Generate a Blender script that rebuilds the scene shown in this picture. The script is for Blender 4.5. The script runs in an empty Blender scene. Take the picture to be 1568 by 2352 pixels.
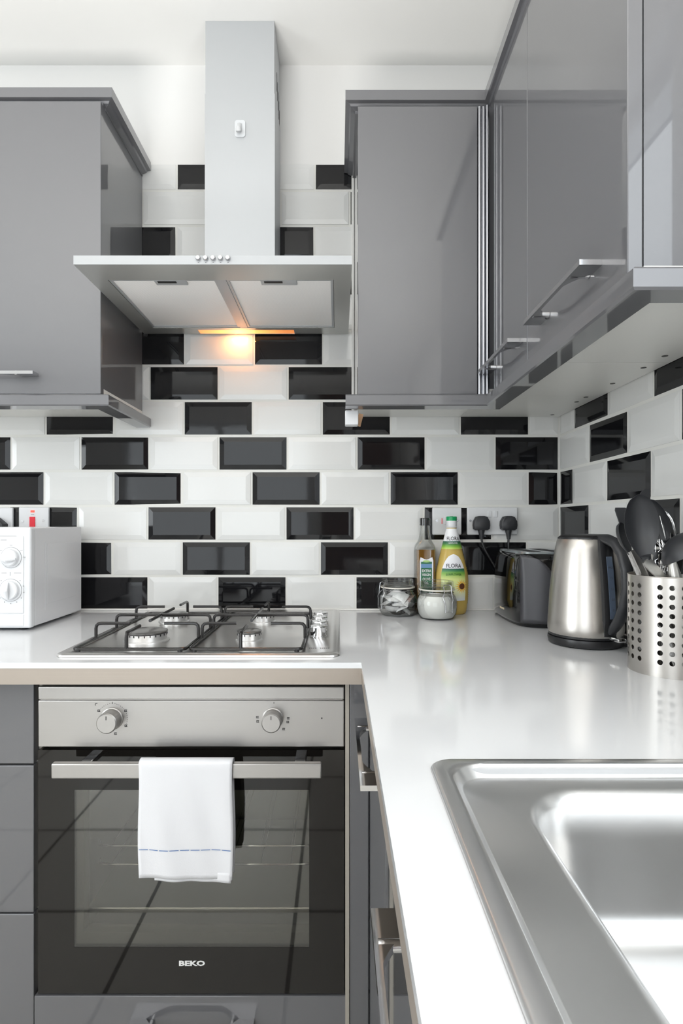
import bpy, bmesh, math, random
from math import sin, cos, pi, radians
from mathutils import Vector, Matrix
random.seed(7)
S = bpy.context.scene
COL = S.collection

# ------------------------------------------------------------------ camera, world, lights, exposure
CZ = 1.16                      # lens height; all heights below are relative to it
F = 1301.0                     # focal length in pixels of the 1568 px wide frame
cam = bpy.data.cameras.new('camera')
cam.sensor_fit = 'HORIZONTAL'; cam.sensor_width = 36.0
cam.lens = F / 1568 * 36
cam.shift_x = 8 / 1568; cam.shift_y = 27 / 1568
cam.clip_start = 0.02
camo = bpy.data.objects.new('camera', cam); COL.objects.link(camo)
camo.location = (0, 0, CZ); camo.rotation_euler = (pi / 2, 0, 0)
S.camera = camo

S.view_settings.view_transform = 'Standard'
S.view_settings.look = 'None'
S.view_settings.gamma = 1.0
S.view_settings.use_curve_mapping = False
S.view_settings.exposure = 0.45

w = bpy.data.worlds.new('world'); S.world = w; w.use_nodes = True
w.node_tree.nodes['Background'].inputs[0].default_value = (0.82, 0.9, 1.0, 1)
w.node_tree.nodes['Background'].inputs[1].default_value = 1.0

D = F / 784.0                  # distance of the tiled back wall
XW = 0.647                     # right wall
ZC = 1.346                     # ceiling
ZF = -CZ                       # floor
ZT = -0.254                    # worktop


def area(name, loc, rot, sx, sy, power, col=(1, 1, 1)):
    l = bpy.data.lights.new(name, 'AREA'); l.shape = 'RECTANGLE'
    l.size = sx; l.size_y = sy; l.energy = power; l.color = col
    o = bpy.data.objects.new(name, l); COL.objects.link(o)
    o.location = (loc[0], loc[1], loc[2] + CZ); o.rotation_euler = rot
    return o


# daylight at the window over the sink (right wall), at the rear window, plus two added fills: one upward, one from the left
area('window_daylight', (XW + 0.20, -0.34, 0.40), (0, radians(90), 0), 1.25, 1.35, 15, (0.95, 0.98, 1.0))
area('rear_daylight', (-1.25, -2.62, -0.05), (radians(90), 0, 0), 1.9, 2.3, 27, (0.97, 0.99, 1.0))
area('ceiling_fill', (-0.6, -0.55, -1.05), (pi, 0, 0), 0.9, 0.5, 39, (1.0, 0.985, 0.965)).data.spread = radians(105)  # added fill aimed upward to brighten the ceiling, not a lamp of the room
area('left_fill', (-3.02, -0.55, 0.25), (0, radians(-90), 0), 1.4, 1.5, 34, (0.95, 0.98, 1.0))  # added fill from the left to brighten the right-hand corner
S.cycles.caustics_reflective = False

# ------------------------------------------------------------------ materials
def srgb(r, g, b):
    f = lambda c: (c / 255 / 12.92) if c / 255 <= 0.04045 else ((c / 255 + 0.055) / 1.055) ** 2.4
    return (f(r), f(g), f(b), 1)


def mat(name, col, rough=0.5, metal=0.0, trans=0.0, ior=1.5, spec=0.5, emis=None, estr=0, coat=0.0,
        bump=None, rvar=None, alpha=1.0, sub=0.0, aniso=0.0):
    m = bpy.data.materials.new(name); m.use_nodes = True
    nt = m.node_tree; p = nt.nodes['Principled BSDF']
    p.inputs['Base Color'].default_value = col
    p.inputs['Roughness'].default_value = rough
    p.inputs['Metallic'].default_value = metal
    p.inputs['Transmission Weight'].default_value = trans
    p.inputs['IOR'].default_value = ior
    p.inputs['Specular IOR Level'].default_value = spec
    p.inputs['Coat Weight'].default_value = coat
    p.inputs['Coat Roughness'].default_value = 0.03
    p.inputs['Alpha'].default_value = alpha
    p.inputs['Anisotropic'].default_value = aniso
    if sub:
        p.inputs['Subsurface Weight'].default_value = sub
        p.inputs['Subsurface Radius'].default_value = (0.01, 0.01, 0.01)
    if emis:
        p.inputs['Emission Color'].default_value = emis
        p.inputs['Emission Strength'].default_value = estr
    if bump or rvar:
        tc = nt.nodes.new('ShaderNodeTexCoord')
        mp = nt.nodes.new('ShaderNodeMapping'); nt.links.new(tc.outputs['Object'], mp.inputs[0])
        nz = nt.nodes.new('ShaderNodeTexNoise'); nt.links.new(mp.outputs[0], nz.inputs[0])
        nz.inputs['Detail'].default_value = 4
        sc = (bump or rvar)[0]
        mp.inputs['Scale'].default_value = sc if isinstance(sc, tuple) else (sc, sc, sc)
        nz.inputs['Scale'].default_value = 1.0
        if bump:
            b = nt.nodes.new('ShaderNodeBump'); b.inputs['Strength'].default_value = bump[1]
            b.inputs['Distance'].default_value = bump[2]
            nt.links.new(nz.outputs[0], b.inputs['Height']); nt.links.new(b.outputs[0], p.inputs['Normal'])
        if rvar:
            r = nt.nodes.new('ShaderNodeMapRange')
            r.inputs[1].default_value = 0.3; r.inputs[2].default_value = 0.7
            r.inputs[3].default_value = rvar[1]; r.inputs[4].default_value = rvar[2]
            nt.links.new(nz.outputs[0], r.inputs[0]); nt.links.new(r.outputs[0], p.inputs['Roughness'])
    return m


M = {}
M['paint'] = mat('white_wall_paint', srgb(230, 229, 227), 0.6, bump=(40, 0.05, 0.002))
M['ceil'] = mat('ceiling_paint', srgb(243, 242, 239), 0.7, bump=(30, 0.05, 0.002))
M['wtile'] = mat('white_glazed_tile', srgb(224, 224, 222), 0.10, bump=(18, 0.05, 0.001))
M['btile'] = mat('black_glazed_tile', srgb(20, 20, 22), 0.05, spec=0.32, bump=(14, 0.06, 0.001))
M['grey'] = mat('grey_gloss_lacquer', srgb(101, 101, 104), 0.40, 0.25, coat=1.0)
M['greytrim'] = mat('grey_gloss_trim', srgb(104, 104, 107), 0.40, 0.25, coat=1.0)
M['whiteboard'] = mat('white_melamine', srgb(240, 239, 234), 0.35)
M['worktop'] = mat('white_gloss_worktop', srgb(220, 221, 223), 0.10, coat=0.1)
M['strip'] = mat('brushed_edge_strip', srgb(168, 158, 148), 0.42, 0.55, bump=((3, 3, 300), 0.1, 0.001))
M['steel'] = mat('brushed_steel', srgb(205, 203, 199), 0.32, 1.0)
M['steelp'] = mat('brushed_steel_panel', srgb(176, 173, 170), 0.36, 0.85, bump=((3, 3, 260), 0.06, 0.001))
M['steelsink'] = mat('sink_steel', srgb(226, 226, 226), 0.33, 0.95, rvar=(9, 0.27, 0.33))
M['steelv'] = mat('brushed_steel_round', srgb(192, 188, 183), 0.32, 1.0)
M['hoodsteel'] = mat('hood_steel', srgb(184, 186, 188), 0.45, 0.35, bump=((200, 3, 3), 0.05, 0.001))
M['hoodlow'] = mat('hood_underside_steel', srgb(196, 196, 192), 0.32, 0.6)
M['chrome'] = mat('chrome', srgb(225, 225, 226), 0.08, 1.0)
M['satin'] = mat('satin_nickel', srgb(190, 190, 192), 0.22, 1.0)
M['alu'] = mat('aluminium_profile', srgb(170, 171, 176), 0.25, 1.0)
M['burner'] = mat('burner_aluminium', srgb(222, 221, 220), 0.35, 0.8)
M['black'] = mat('black_plastic', srgb(30, 30, 32), 0.35)
M['blackgloss'] = mat('black_gloss_plastic', srgb(14, 14, 15), 0.05, coat=0.6)
M['darkgrey'] = mat('dark_grey_plastic', srgb(66, 66, 70), 0.38)
M['nylon'] = mat('black_nylon', srgb(44, 45, 48), 0.42)
M['enamel'] = mat('black_enamel_wire', srgb(36, 34, 34), 0.22)
M['dullwire'] = mat('dull_wire', srgb(96, 96, 92), 0.5, 0.5)
M['dark'] = mat('dark_gap', srgb(14, 13, 13), 0.6)
M['white'] = mat('white_plastic', srgb(219, 220, 222), 0.25)
M['whiteside'] = mat('white_painted_metal', srgb(222, 222, 224), 0.22)
M['print'] = mat('grey_print', srgb(150, 150, 152), 0.5)
M['printdark'] = mat('dark_print', srgb(50, 48, 48), 0.5)
M['printwhite'] = mat('white_print', srgb(225, 225, 225), 0.5)
M['ovenglass'] = mat('black_oven_glass', srgb(22, 20, 18), 0.04, spec=0.5)
M['cavity'] = mat('oven_enamel', srgb(120, 122, 114), 0.35)
M['red'] = mat('red_rocker', srgb(190, 20, 45), 0.25, emis=srgb(255, 30, 40), estr=0.15)
M['neon'] = mat('red_neon', srgb(240, 70, 60), 0.3, emis=srgb(255, 70, 50), estr=1.0)
M['rubber'] = mat('pale_rubber', srgb(226, 222, 212), 0.5)
M['sugar'] = mat('white_sugar', srgb(238, 237, 233), 0.8, bump=(900, 0.3, 0.0005))
M['foil'] = mat('sachet_paper', srgb(236, 235, 235), 0.4, bump=(120, 0.5, 0.003))
M['foilpink'] = mat('pink_sachet_paper', srgb(186, 160, 155), 0.45, bump=(120, 0.5, 0.003))
M['oliveoil'] = mat('olive_oil', srgb(128, 88, 22), 0.08, trans=0.1)
M['sunoil'] = mat('sunflower_oil_bottle', srgb(222, 192, 108), 0.15, trans=0.25, ior=1.3)
M['green'] = mat('green_cap', srgb(0, 150, 88), 0.3)
M['labelgreen'] = mat('green_label', srgb(48, 110, 78), 0.4)
M['labelwhite'] = mat('white_label', srgb(236, 236, 240), 0.4)
M['labelblue'] = mat('blue_label', srgb(110, 150, 190), 0.4)
M['yellow'] = mat('yellow_petals', srgb(240, 180, 60), 0.5)
M['brown'] = mat('brown_seed_head', srgb(90, 48, 20), 0.6)
M['chip'] = mat('chipboard', srgb(205, 165, 130), 0.8, bump=(300, 0.4, 0.001))
M['gauge'] = mat('gauge_window', srgb(92, 104, 122), 0.15)
M['blue'] = mat('blue_thread', srgb(70, 110, 170), 0.8)
M['silicone'] = mat('white_silicone', srgb(232, 230, 226), 0.35)


def towel_mat():
    m = mat('white_cotton', srgb(219, 219, 222), 0.85)
    nt = m.node_tree; p = nt.nodes['Principled BSDF']
    tc = nt.nodes.new('ShaderNodeTexCoord'); b = nt.nodes.new('ShaderNodeBump'); n = nt.nodes.new('ShaderNodeTexNoise')
    n.inputs['Scale'].default_value = 420; n.inputs['Detail'].default_value = 3
    b.inputs['Strength'].default_value = 0.25; b.inputs['Distance'].default_value = 0.001
    nt.links.new(tc.outputs['Object'], n.inputs[0]); nt.links.new(n.outputs[0], b.inputs['Height'])
    nt.links.new(b.outputs[0], p.inputs['Normal'])
    return m


def filter_mat():
    m = mat('filter_mesh', srgb(215, 211, 207), 0.5, 0.0)
    nt = m.node_tree; p = nt.nodes['Principled BSDF']
    tc = nt.nodes.new('ShaderNodeTexCoord'); mp = nt.nodes.new('ShaderNodeMapping')
    mp.inputs['Rotation'].default_value = (0, 0, radians(45)); mp.inputs['Scale'].default_value = (210, 210, 210)
    v = nt.nodes.new('ShaderNodeTexVoronoi'); v.inputs['Randomness'].default_value = 0; v.inputs['Scale'].default_value = 1
    r = nt.nodes.new('ShaderNodeValToRGB')
    r.color_ramp.elements[0].position = 0.15; r.color_ramp.elements[0].color = srgb(160, 157, 153)
    r.color_ramp.elements[1].position = 0.42; r.color_ramp.elements[1].color = srgb(250, 248, 246)
    b = nt.nodes.new('ShaderNodeBump'); b.inputs['Strength'].default_value = 0.5; b.inputs['Distance'].default_value = 0.001
    nt.links.new(tc.outputs['Object'], mp.inputs[0]); nt.links.new(mp.outputs[0], v.inputs[0])
    nt.links.new(v.outputs['Distance'], r.inputs[0]); nt.links.new(r.outputs[0], p.inputs['Base Color'])
    nt.links.new(v.outputs['Distance'], b.inputs['Height']); nt.links.new(b.outputs[0], p.inputs['Normal'])
    return m


def pane_mat(name, refl, tint):
    m = bpy.data.materials.new(name); m.use_nodes = True
    nt = m.node_tree; nt.nodes.remove(nt.nodes['Principled BSDF'])
    out = nt.nodes['Material Output']
    t = nt.nodes.new('ShaderNodeBsdfTransparent'); t.inputs[0].default_value = tint
    g = nt.nodes.new('ShaderNodeBsdfGlossy'); g.inputs['Roughness'].default_value = 0.03
    mx = nt.nodes.new('ShaderNodeMixShader'); mx.inputs[0].default_value = refl
    nt.links.new(t.outputs[0], mx.inputs[1]); nt.links.new(g.outputs[0], mx.inputs[2]); nt.links.new(mx.outputs[0], out.inputs[0])
    return m


def lens_mat():
    # the hood's lamp cover: it glows round the bulb behind it
    m = mat('lamp_lens', srgb(255, 190, 120), 0.3)
    nt = m.node_tree; p = nt.nodes['Principled BSDF']
    tc = nt.nodes.new('ShaderNodeTexCoord'); sx = nt.nodes.new('ShaderNodeSeparateXYZ')
    ab = nt.nodes.new('ShaderNodeMath'); ab.operation = 'ABSOLUTE'
    ad = nt.nodes.new('ShaderNodeMath'); ad.operation = 'ADD'; ad.inputs[1].default_value = 0.02
    r = nt.nodes.new('ShaderNodeValToRGB')
    r.color_ramp.elements[0].position = 0.0; r.color_ramp.elements[0].color = (1.0, 0.62, 0.22, 1)
    r.color_ramp.elements[1].position = 0.14; r.color_ramp.elements[1].color = (0.80, 0.22, 0.05, 1)
    e = r.color_ramp.elements.new(0.05); e.color = (1.0, 0.42, 0.10, 1)
    s = nt.nodes.new('ShaderNodeMapRange'); s.inputs[1].default_value = 0; s.inputs[2].default_value = 0.13
    s.inputs[3].default_value = 1.5; s.inputs[4].default_value = 0.6
    nt.links.new(tc.outputs['Object'], sx.inputs[0]); nt.links.new(sx.outputs['X'], ad.inputs[0]); nt.links.new(ad.outputs[0], ab.inputs[0])
    nt.links.new(ab.outputs[0], r.inputs[0]); nt.links.new(ab.outputs[0], s.inputs[0])
    nt.links.new(r.outputs[0], p.inputs['Emission Color']); nt.links.new(s.outputs[0], p.inputs['Emission Strength'])
    return m


def zramp_mat(name, stops, rough=0.4):
    """printed label: colour bands along the object's own height"""
    m = mat(name, (1, 1, 1, 1), rough)
    nt = m.node_tree; p = nt.nodes['Principled BSDF']
    tc = nt.nodes.new('ShaderNodeTexCoord'); sx = nt.nodes.new('ShaderNodeSeparateXYZ')
    z0, z1 = stops[0][0], stops[-1][0]
    mr = nt.nodes.new('ShaderNodeMapRange'); mr.inputs[1].default_value = z0; mr.inputs[2].default_value = z1
    r = nt.nodes.new('ShaderNodeValToRGB'); els = r.color_ramp.elements
    els[1].position = 1.0; els[1].color = stops[-1][1]; els[0].position = 0.0; els[0].color = stops[0][1]
    for z, c in stops[1:-1]:
        e = els.new((z - z0) / (z1 - z0)); e.color = c
    nt.links.new(tc.outputs['Object'], sx.inputs[0]); nt.links.new(sx.outputs['Z'], mr.inputs[0])
    nt.links.new(mr.outputs[0], r.inputs[0]); nt.links.new(r.outputs[0], p.inputs['Base Color'])
    return m


def floor_mat():
    m = mat('floor_tiles', srgb(196, 193, 187), 0.25)
    nt = m.node_tree; p = nt.nodes['Principled BSDF']
    tc = nt.nodes.new('ShaderNodeTexCoord'); b = nt.nodes.new('ShaderNodeTexBrick')
    b.offset = 0.0; b.inputs['Scale'].default_value = 1.0; b.inputs['Brick Width'].default_value = 0.45; b.inputs['Row Height'].default_value = 0.45
    b.inputs['Mortar Size'].default_value = 0.006
    b.inputs['Color1'].default_value = srgb(196, 193, 187); b.inputs['Color2'].default_value = srgb(202, 199, 192)
    b.inputs['Mortar'].default_value = srgb(45, 43, 40)
    nt.links.new(tc.outputs['Object'], b.inputs[0]); nt.links.new(b.outputs[0], p.inputs['Base Color'])
    return m


M['cotton'] = towel_mat(); M['filter'] = filter_mat(); M['lens'] = lens_mat(); M['floor'] = floor_mat()
M['ovenpane'] = pane_mat('oven_window_glass', 0.13, (0.75, 0.74, 0.7, 1))
def glass_mat():
    m = bpy.data.materials.new('clear_glass'); m.use_nodes = True
    nt = m.node_tree; nt.nodes.remove(nt.nodes['Principled BSDF'])
    out = nt.nodes['Material Output']
    t = nt.nodes.new('ShaderNodeBsdfTransparent'); t.inputs[0].default_value = (0.985, 0.992, 0.988, 1)
    g = nt.nodes.new('ShaderNodeBsdfGlossy'); g.inputs['Roughness'].default_value = 0.02
    f = nt.nodes.new('ShaderNodeLayerWeight'); f.inputs[0].default_value = 0.35
    k = nt.nodes.new('ShaderNodeMath'); k.operation = 'MULTIPLY'; k.inputs[1].default_value = 0.45
    mx = nt.nodes.new('ShaderNodeMixShader')
    nt.links.new(f.outputs['Fresnel'], k.inputs[0]); nt.links.new(k.outputs[0], mx.inputs[0])
    nt.links.new(t.outputs[0], mx.inputs[1]); nt.links.new(g.outputs[0], mx.inputs[2]); nt.links.new(mx.outputs[0], out.inputs[0])
    return m


M['glass'] = glass_mat()
M['winpane'] = pane_mat('window_glass', 0.05, (0.97, 0.98, 0.98, 1))


# ------------------------------------------------------------------ mesh builder (heights relative to the lens)
class B:
    def __init__(self):
        self.bm = bmesh.new(); self.bev = False

    def _faces(self, verts, faces, xf=None):
        vs = [self.bm.verts.new((xf @ Vector(v)) if xf else v) for v in verts]
        out = []
        for f in faces:
            try:
                out.append(self.bm.faces.new([vs[i] for i in f])); out[-1].smooth = True
            except ValueError:
                pass
        return vs, out

    def box(self, x0, x1, y0, y1, z0, z1, bev=0.0, seg=2, xf=None):
        v = [(x, y, z) for x in (x0, x1) for y in (y0, y1) for z in (z0, z1)]
        f = [(0, 1, 3, 2), (4, 6, 7, 5), (0, 4, 5, 1), (2, 3, 7, 6), (0, 2, 6, 4), (1, 5, 7, 3)]
        vs, fs = self._faces(v, f, xf)
        if bev:
            self.bev = True
            es = list({e for q in fs for e in q.edges})
            for f in fs: f.normal_update()
            dirs = [f.normal.copy() for f in fs]
            before = set(self.bm.faces) - set(fs)
            bmesh.ops.bevel(self.bm, geom=es, offset=bev, segments=seg, affect='EDGES', profile=0.5)
            for f in self.bm.faces:
                if f not in before:
                    f.normal_update()
                    f.smooth = max(abs(f.normal.dot(d)) for d in dirs) < 0.9999   # broad faces stay flat
        else:
            for f in fs: f.smooth = False
        return self

    def rings(self, rings, cap0=True, cap1=True, closed=True, loop=False, xf=None):
        """rings: list of equal-length point lists; skin between them"""
        n = len(rings[0]); verts = [p for r in rings for p in r]; faces = []
        m = len(rings)
        for i in range(m if loop else m - 1):
            a, b = i * n, ((i + 1) % m) * n
            for j in range(n if closed else n - 1):
                k = (j + 1) % n
                faces.append((a + j, a + k, b + k, b + j))
        if closed and not loop:
            if cap0: faces.append(tuple(range(n))[::-1])
            if cap1: faces.append(tuple(range((m - 1) * n, m * n)))
        self._faces(verts, faces, xf)
        return self

    def lathe(self, prof, c=(0, 0, 0), seg=32, axis='z', cap0=True, cap1=True, loop=False, xf=None, sy=1.0):
        rs = []
        for r, h in prof:
            ring = []
            for j in range(seg):
                a = 2 * pi * j / seg
                u, v = r * cos(a), r * sin(a) * sy
                p = {'z': (u, v, h), 'y': (u, h, v), 'x': (h, u, v)}[axis]
                ring.append((p[0] + c[0], p[1] + c[1], p[2] + c[2]))
            rs.append(ring)
        return self.rings(rs, cap0, cap1, loop=loop, xf=xf)

    def tube(self, pts, r, seg=8, flat=1.0, cap=True, up=(0, 0, 1), closed=False, xf=None):
        pts = [Vector(p) for p in pts]; rs = []
        n = len(pts); last = None
        for i, p in enumerate(pts):
            if closed:
                t = pts[(i + 1) % n] - pts[i - 1]
            else:
                t = pts[min(i + 1, n - 1)] - pts[max(i - 1, 0)]
            t = t.normalized()
            ref = last if last is not None else Vector(up)
            a = ref - t * ref.dot(t)
            if a.length < 1e-4:
                a = Vector((1, 0, 0)) - t * t.x
                if a.length < 1e-4: a = Vector((0, 1, 0)) - t * t.y
            a.normalize(); last = a; b = t.cross(a)
            ri = r[i] if isinstance(r, (list, tuple)) else r
            fi = flat[i] if isinstance(flat, (list, tuple)) else flat
            rs.append([tuple(p + b * (ri * cos(2 * pi * j / seg)) + a * (ri * fi * sin(2 * pi * j / seg))) for j in range(seg)])
        return self.rings(rs, cap, cap, loop=closed, xf=xf)

    def prism(self, poly, h0, h1, axis='z', xf=None):
        def P(a, b, h):
            return {'z': (a, b, h), 'y': (a, h, b), 'x': (h, a, b)}[axis]
        n = len(poly)
        v = [P(a, b, h0) for a, b in poly] + [P(a, b, h1) for a, b in poly]
        f = [tuple(range(n))[::-1], tuple(range(n, 2 * n))] + [(i, (i + 1) % n, n + (i + 1) % n, n + i) for i in range(n)]
        self._faces(v, f, xf)
        return self

    def sweep(self, path, prof):
        """mitred moulding: path = [(x,y)...], prof = [(inward, z)...]; inward is to the left of the path"""
        rs = []
        P = [Vector(p) for p in path]
        for i, p in enumerate(P):
            d0 = (P[i] - P[i - 1]).normalized() if i else (P[1] - P[0]).normalized()
            d1 = (P[i + 1] - P[i]).normalized() if i < len(P) - 1 else d0
            n0 = Vector((-d0.y, d0.x)); n1 = Vector((-d1.y, d1.x))
            m = (n0 + n1); m = m / max(1e-6, m.dot(n0))
            rs.append([(p.x + m.x * a, p.y + m.y * a, z) for a, z in prof])
        return self.rings(rs)

    def add(self, verts, faces, xf=None):
        self._faces(verts, faces, xf); return self

    def build(self, name, m, parent=None, smooth=35, kind=None, merge=0, origin=None, mod=None):
        bm = self.bm
        if merge: bmesh.ops.remove_doubles(bm, verts=bm.verts, dist=merge)
        bmesh.ops.recalc_face_normals(bm, faces=bm.faces)
        if parent is not None:
            base = parent.get('_w', None); base = Vector(base)
            off = -base
        else:
            if origin is None:
                xs = [v.co.x for v in bm.verts]; ys = [v.co.y for v in bm.verts]; zs = [v.co.z for v in bm.verts]
                base = Vector(((min(xs) + max(xs)) / 2, (min(ys) + max(ys)) / 2, min(zs)))
            else:
                base = Vector(origin)
            off = -base
        for v in bm.verts: v.co += off
        me = bpy.data.meshes.new(name)
        bm.to_mesh(me); bm.free()
        me.materials.append(m if not isinstance(m, str) else M[m])
        if not smooth:
            me.polygons.foreach_set('use_smooth', [False] * len(me.polygons))
        if smooth:
            flags = [p.use_smooth for p in me.polygons]
            me.set_sharp_from_angle(angle=radians(smooth))
            me.polygons.foreach_set('use_smooth', flags)
        o = bpy.data.objects.new(name, me); COL.objects.link(o)
        if parent is not None:
            o.parent = parent
        else:
            o.location = (base.x, base.y, base.z + CZ)
        o['_w'] = [base.x, base.y, base.z]
        if kind: o['kind'] = kind
        if mod == 'solid':
            pass
        return o


def thing(name, label, cat, loc, group=None):
    o = bpy.data.objects.new(name, None); COL.objects.link(o)
    o.empty_display_size = 0.05
    o.location = (loc[0], loc[1], loc[2] + CZ); o['_w'] = list(loc)
    o['label'] = label; o['category'] = cat
    if group: o['group'] = group
    return o


def tag(o, label, cat, group=None):
    o['label'] = label; o['category'] = cat
    if group: o['group'] = group
    return o


def text(body, size, place, m, parent, name='lettering', depth=0.0003, bold=0.0, sx=1.0):
    """flat lettering; place maps (u, v) in metres (centred) to a point"""
    cu = bpy.data.curves.new('t', 'FONT'); cu.body = body; cu.size = size
    cu.align_x = 'CENTER'; cu.align_y = 'CENTER'; cu.offset = bold; cu.resolution_u = 2
    ob = bpy.data.objects.new('t', cu); COL.objects.link(ob)
    dg = bpy.context.evaluated_depsgraph_get(); ev = ob.evaluated_get(dg)
    me = ev.to_mesh()
    vs = [place(v.co.x * sx, v.co.y) for v in me.vertices]; fs = [tuple(p.vertices) for p in me.polygons]
    ev.to_mesh_clear(); bpy.data.objects.remove(ob); bpy.data.curves.remove(cu)
    b = B(); b.add(vs, fs)
    return b.build(name, m, parent, smooth=0)


def rrect(x0, x1, y0, y1, r, z, n=6):
    pts = []
    for cx, cy, a0 in ((x1 - r, y1 - r, 0), (x0 + r, y1 - r, pi / 2), (x0 + r, y0 + r, pi), (x1 - r, y0 + r, 1.5 * pi)):
        for i in range(n + 1):
            a = a0 + (pi / 2) * i / n
            pts.append((cx + r * cos(a), cy + r * sin(a), z))
    return pts


def at(px, py, Y):
    """a point at distance Y seen at that pixel (used only to read measured positions off the photo)"""
    return Vector(((px - 776) * Y / F, Y, (1203 - py) * Y / F))


def yp(ppm):
    return F / ppm


# ------------------------------------------------------------------ room shell
XL, YB = -2.9, -2.5
b = B(); b.box(XL - 0.1, XW + 0.3, D + 0.004, D + 0.15, ZF, ZC)
wall_back = b.build('wall_back', 'paint', kind='structure', smooth=0, origin=(0, D, ZF))
X1 = XW + 0.004
WY0, WY1, WZ0, WZ1 = -1.0, 0.34, -0.2, 1.0
b = B()
b.box(X1, X1 + 0.15, WY1, D + 0.15, ZF, ZC); b.box(X1, X1 + 0.15, YB - 0.1, WY0, ZF, ZC)
b.box(X1, X1 + 0.15, WY0, WY1, ZF, WZ0); b.box(X1, X1 + 0.15, WY0, WY1, WZ1, ZC)
wall_right = b.build('wall_right', 'paint', kind='structure', smooth=0, origin=(XW, 0, ZF))
b = B()
RX0, RX1, RZ0, RZ1 = -2.2, -0.3, ZF + 0.02, 1.05
b.box(XL, RX0, YB - 0.1, YB, ZF, ZC); b.box(RX1, XW, YB - 0.1, YB, ZF, ZC)
b.box(RX0, RX1, YB - 0.1, YB, ZF, RZ0); b.box(RX0, RX1, YB - 0.1, YB, RZ1, ZC)
b.build('wall_rear', 'paint', kind='structure', smooth=0, origin=(0, YB, ZF))
b = B()
LY_0, LY_1, LZ0, LZ1 = -1.3, 0.2, -0.45, 1.0
b.box(XL - 0.1, XL, YB - 0.1, LY_0, ZF, ZC); b.box(XL - 0.1, XL, LY_1, D + 0.1, ZF, ZC)
b.box(XL - 0.1, XL, LY_0, LY_1, ZF, LZ0); b.box(XL - 0.1, XL, LY_0, LY_1, LZ1, ZC)
b.build('wall_left', 'paint', kind='structure', smooth=0)
B().box(XL - 0.1, XW + 0.3, YB - 0.1, D + 0.15, ZC, ZC + 0.1).build('ceiling', 'ceil', kind='structure', smooth=0)
B().box(XL - 0.1, XW + 0.3, YB - 0.1, D + 0.15, ZF - 0.1, ZF).build('floor', 'floor', kind='structure', smooth=0)


def window(name, horizontal, a0, a1, z0, z1, d0, d1):
    fr = B()
    def bx(p0, p1, q0, q1):
        if horizontal: fr.box(p0, p1, d0, d1, q0, q1)
        else: fr.box(d0, d1, p0, p1, q0, q1)
    t = 0.05; mid = (a0 + a1) / 2
    bx(a0, a0 + t, z0, z1); bx(a1 - t, a1, z0, z1); bx(a0 + t, a1 - t, z0, z0 + t); bx(a0 + t, a1 - t, z1 - t, z1)
    bx(mid - 0.03, mid + 0.03, z0 + t, z1 - t)
    o = fr.build(name, 'white', kind='structure', smooth=0)
    dm = (d0 + d1) / 2
    for p0, p1 in ((a0 + t, mid - 0.03), (mid + 0.03, a1 - t)):
        g = B()
        if horizontal: g.box(p0, p1, dm - 0.002, dm + 0.002, z0 + t, z1 - t)
        else: g.box(dm - 0.002, dm + 0.002, p0, p1, z0 + t, z1 - t)
        g.build('pane', 'winpane', o, smooth=0)


window('window_1', False, WY0, WY1, WZ0, WZ1, X1 + 0.06, X1 + 0.12)
window('window_2', True, RX0, RX1, RZ0, RZ1, YB - 0.08, YB - 0.03)
window('added_window', False, LY_0, LY_1, LZ0, LZ1, XL - 0.08, XL - 0.02)  # unseen window, added in the left wall to let the left fill in
# a dark door beside the rear window
b = B(); b.box(-0.2, 0.55, YB, YB + 0.03, ZF, ZF + 2.0, 0.003)
dr = b.build('door_1', mat('rear_door_paint', srgb(110, 84, 74), 0.4), kind='structure', smooth=0)
B().lathe([(0.012, 0), (0.012, 0.04), (0.026, 0.045), (0.026, 0.07), (0.015, 0.075)], (-0.13, YB + 0.03, ZF + 1.0), axis='y', seg=16).build('door_handle', 'chrome', dr)

# tiles
TM = {}
M['grout'] = mat('grout', srgb(226, 225, 220), 0.8)


def tile_mesh(w_, h_, black):
    k = (round(w_, 4), round(h_, 4), black)
    if k in TM: return TM[k]
    bv = min(0.014, w_ * 0.3, h_ * 0.3)
    v = []
    for (i, y) in ((0, 0.006), (0, 0.0030 if black else 0.0020), (bv, 0.0)):
        v += [(i, y, i), (w_ - i, y, i), (w_ - i, y, h_ - i), (i, y, h_ - i)]
    f = [(8, 9, 10, 11)]
    for r in (0, 4):
        for j in range(4):
            k2 = (j + 1) % 4
            f.append((r + j, r + k2, r + 4 + k2, r + 4 + j))
    me = bpy.data.meshes.new('tile'); me.from_pydata(v, [], f)
    me.materials.append(M['btile' if black else 'wtile'])
    bm = bmesh.new(); bm.from_mesh(me); bmesh.ops.recalc_face_normals(bm, faces=bm.faces); bm.to_mesh(me); bm.free()
    TM[k] = me
    return me


rt = random.Random(3)


def put_tile(wall, x, y, z, w_, h_, black, rot=0.0):
    o = bpy.data.objects.new('tile', tile_mesh(w_, h_, black)); COL.objects.link(o)
    o.parent = wall
    bx = wall['_w']
    o.location = (x - bx[0], y - bx[1], z - bx[2])
    # glazed tiles are never laid dead flat
    o.rotation_euler = (rt.uniform(-0.004, 0.004), 0, rot + rt.uniform(-0.004, 0.004))
    return o


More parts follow.
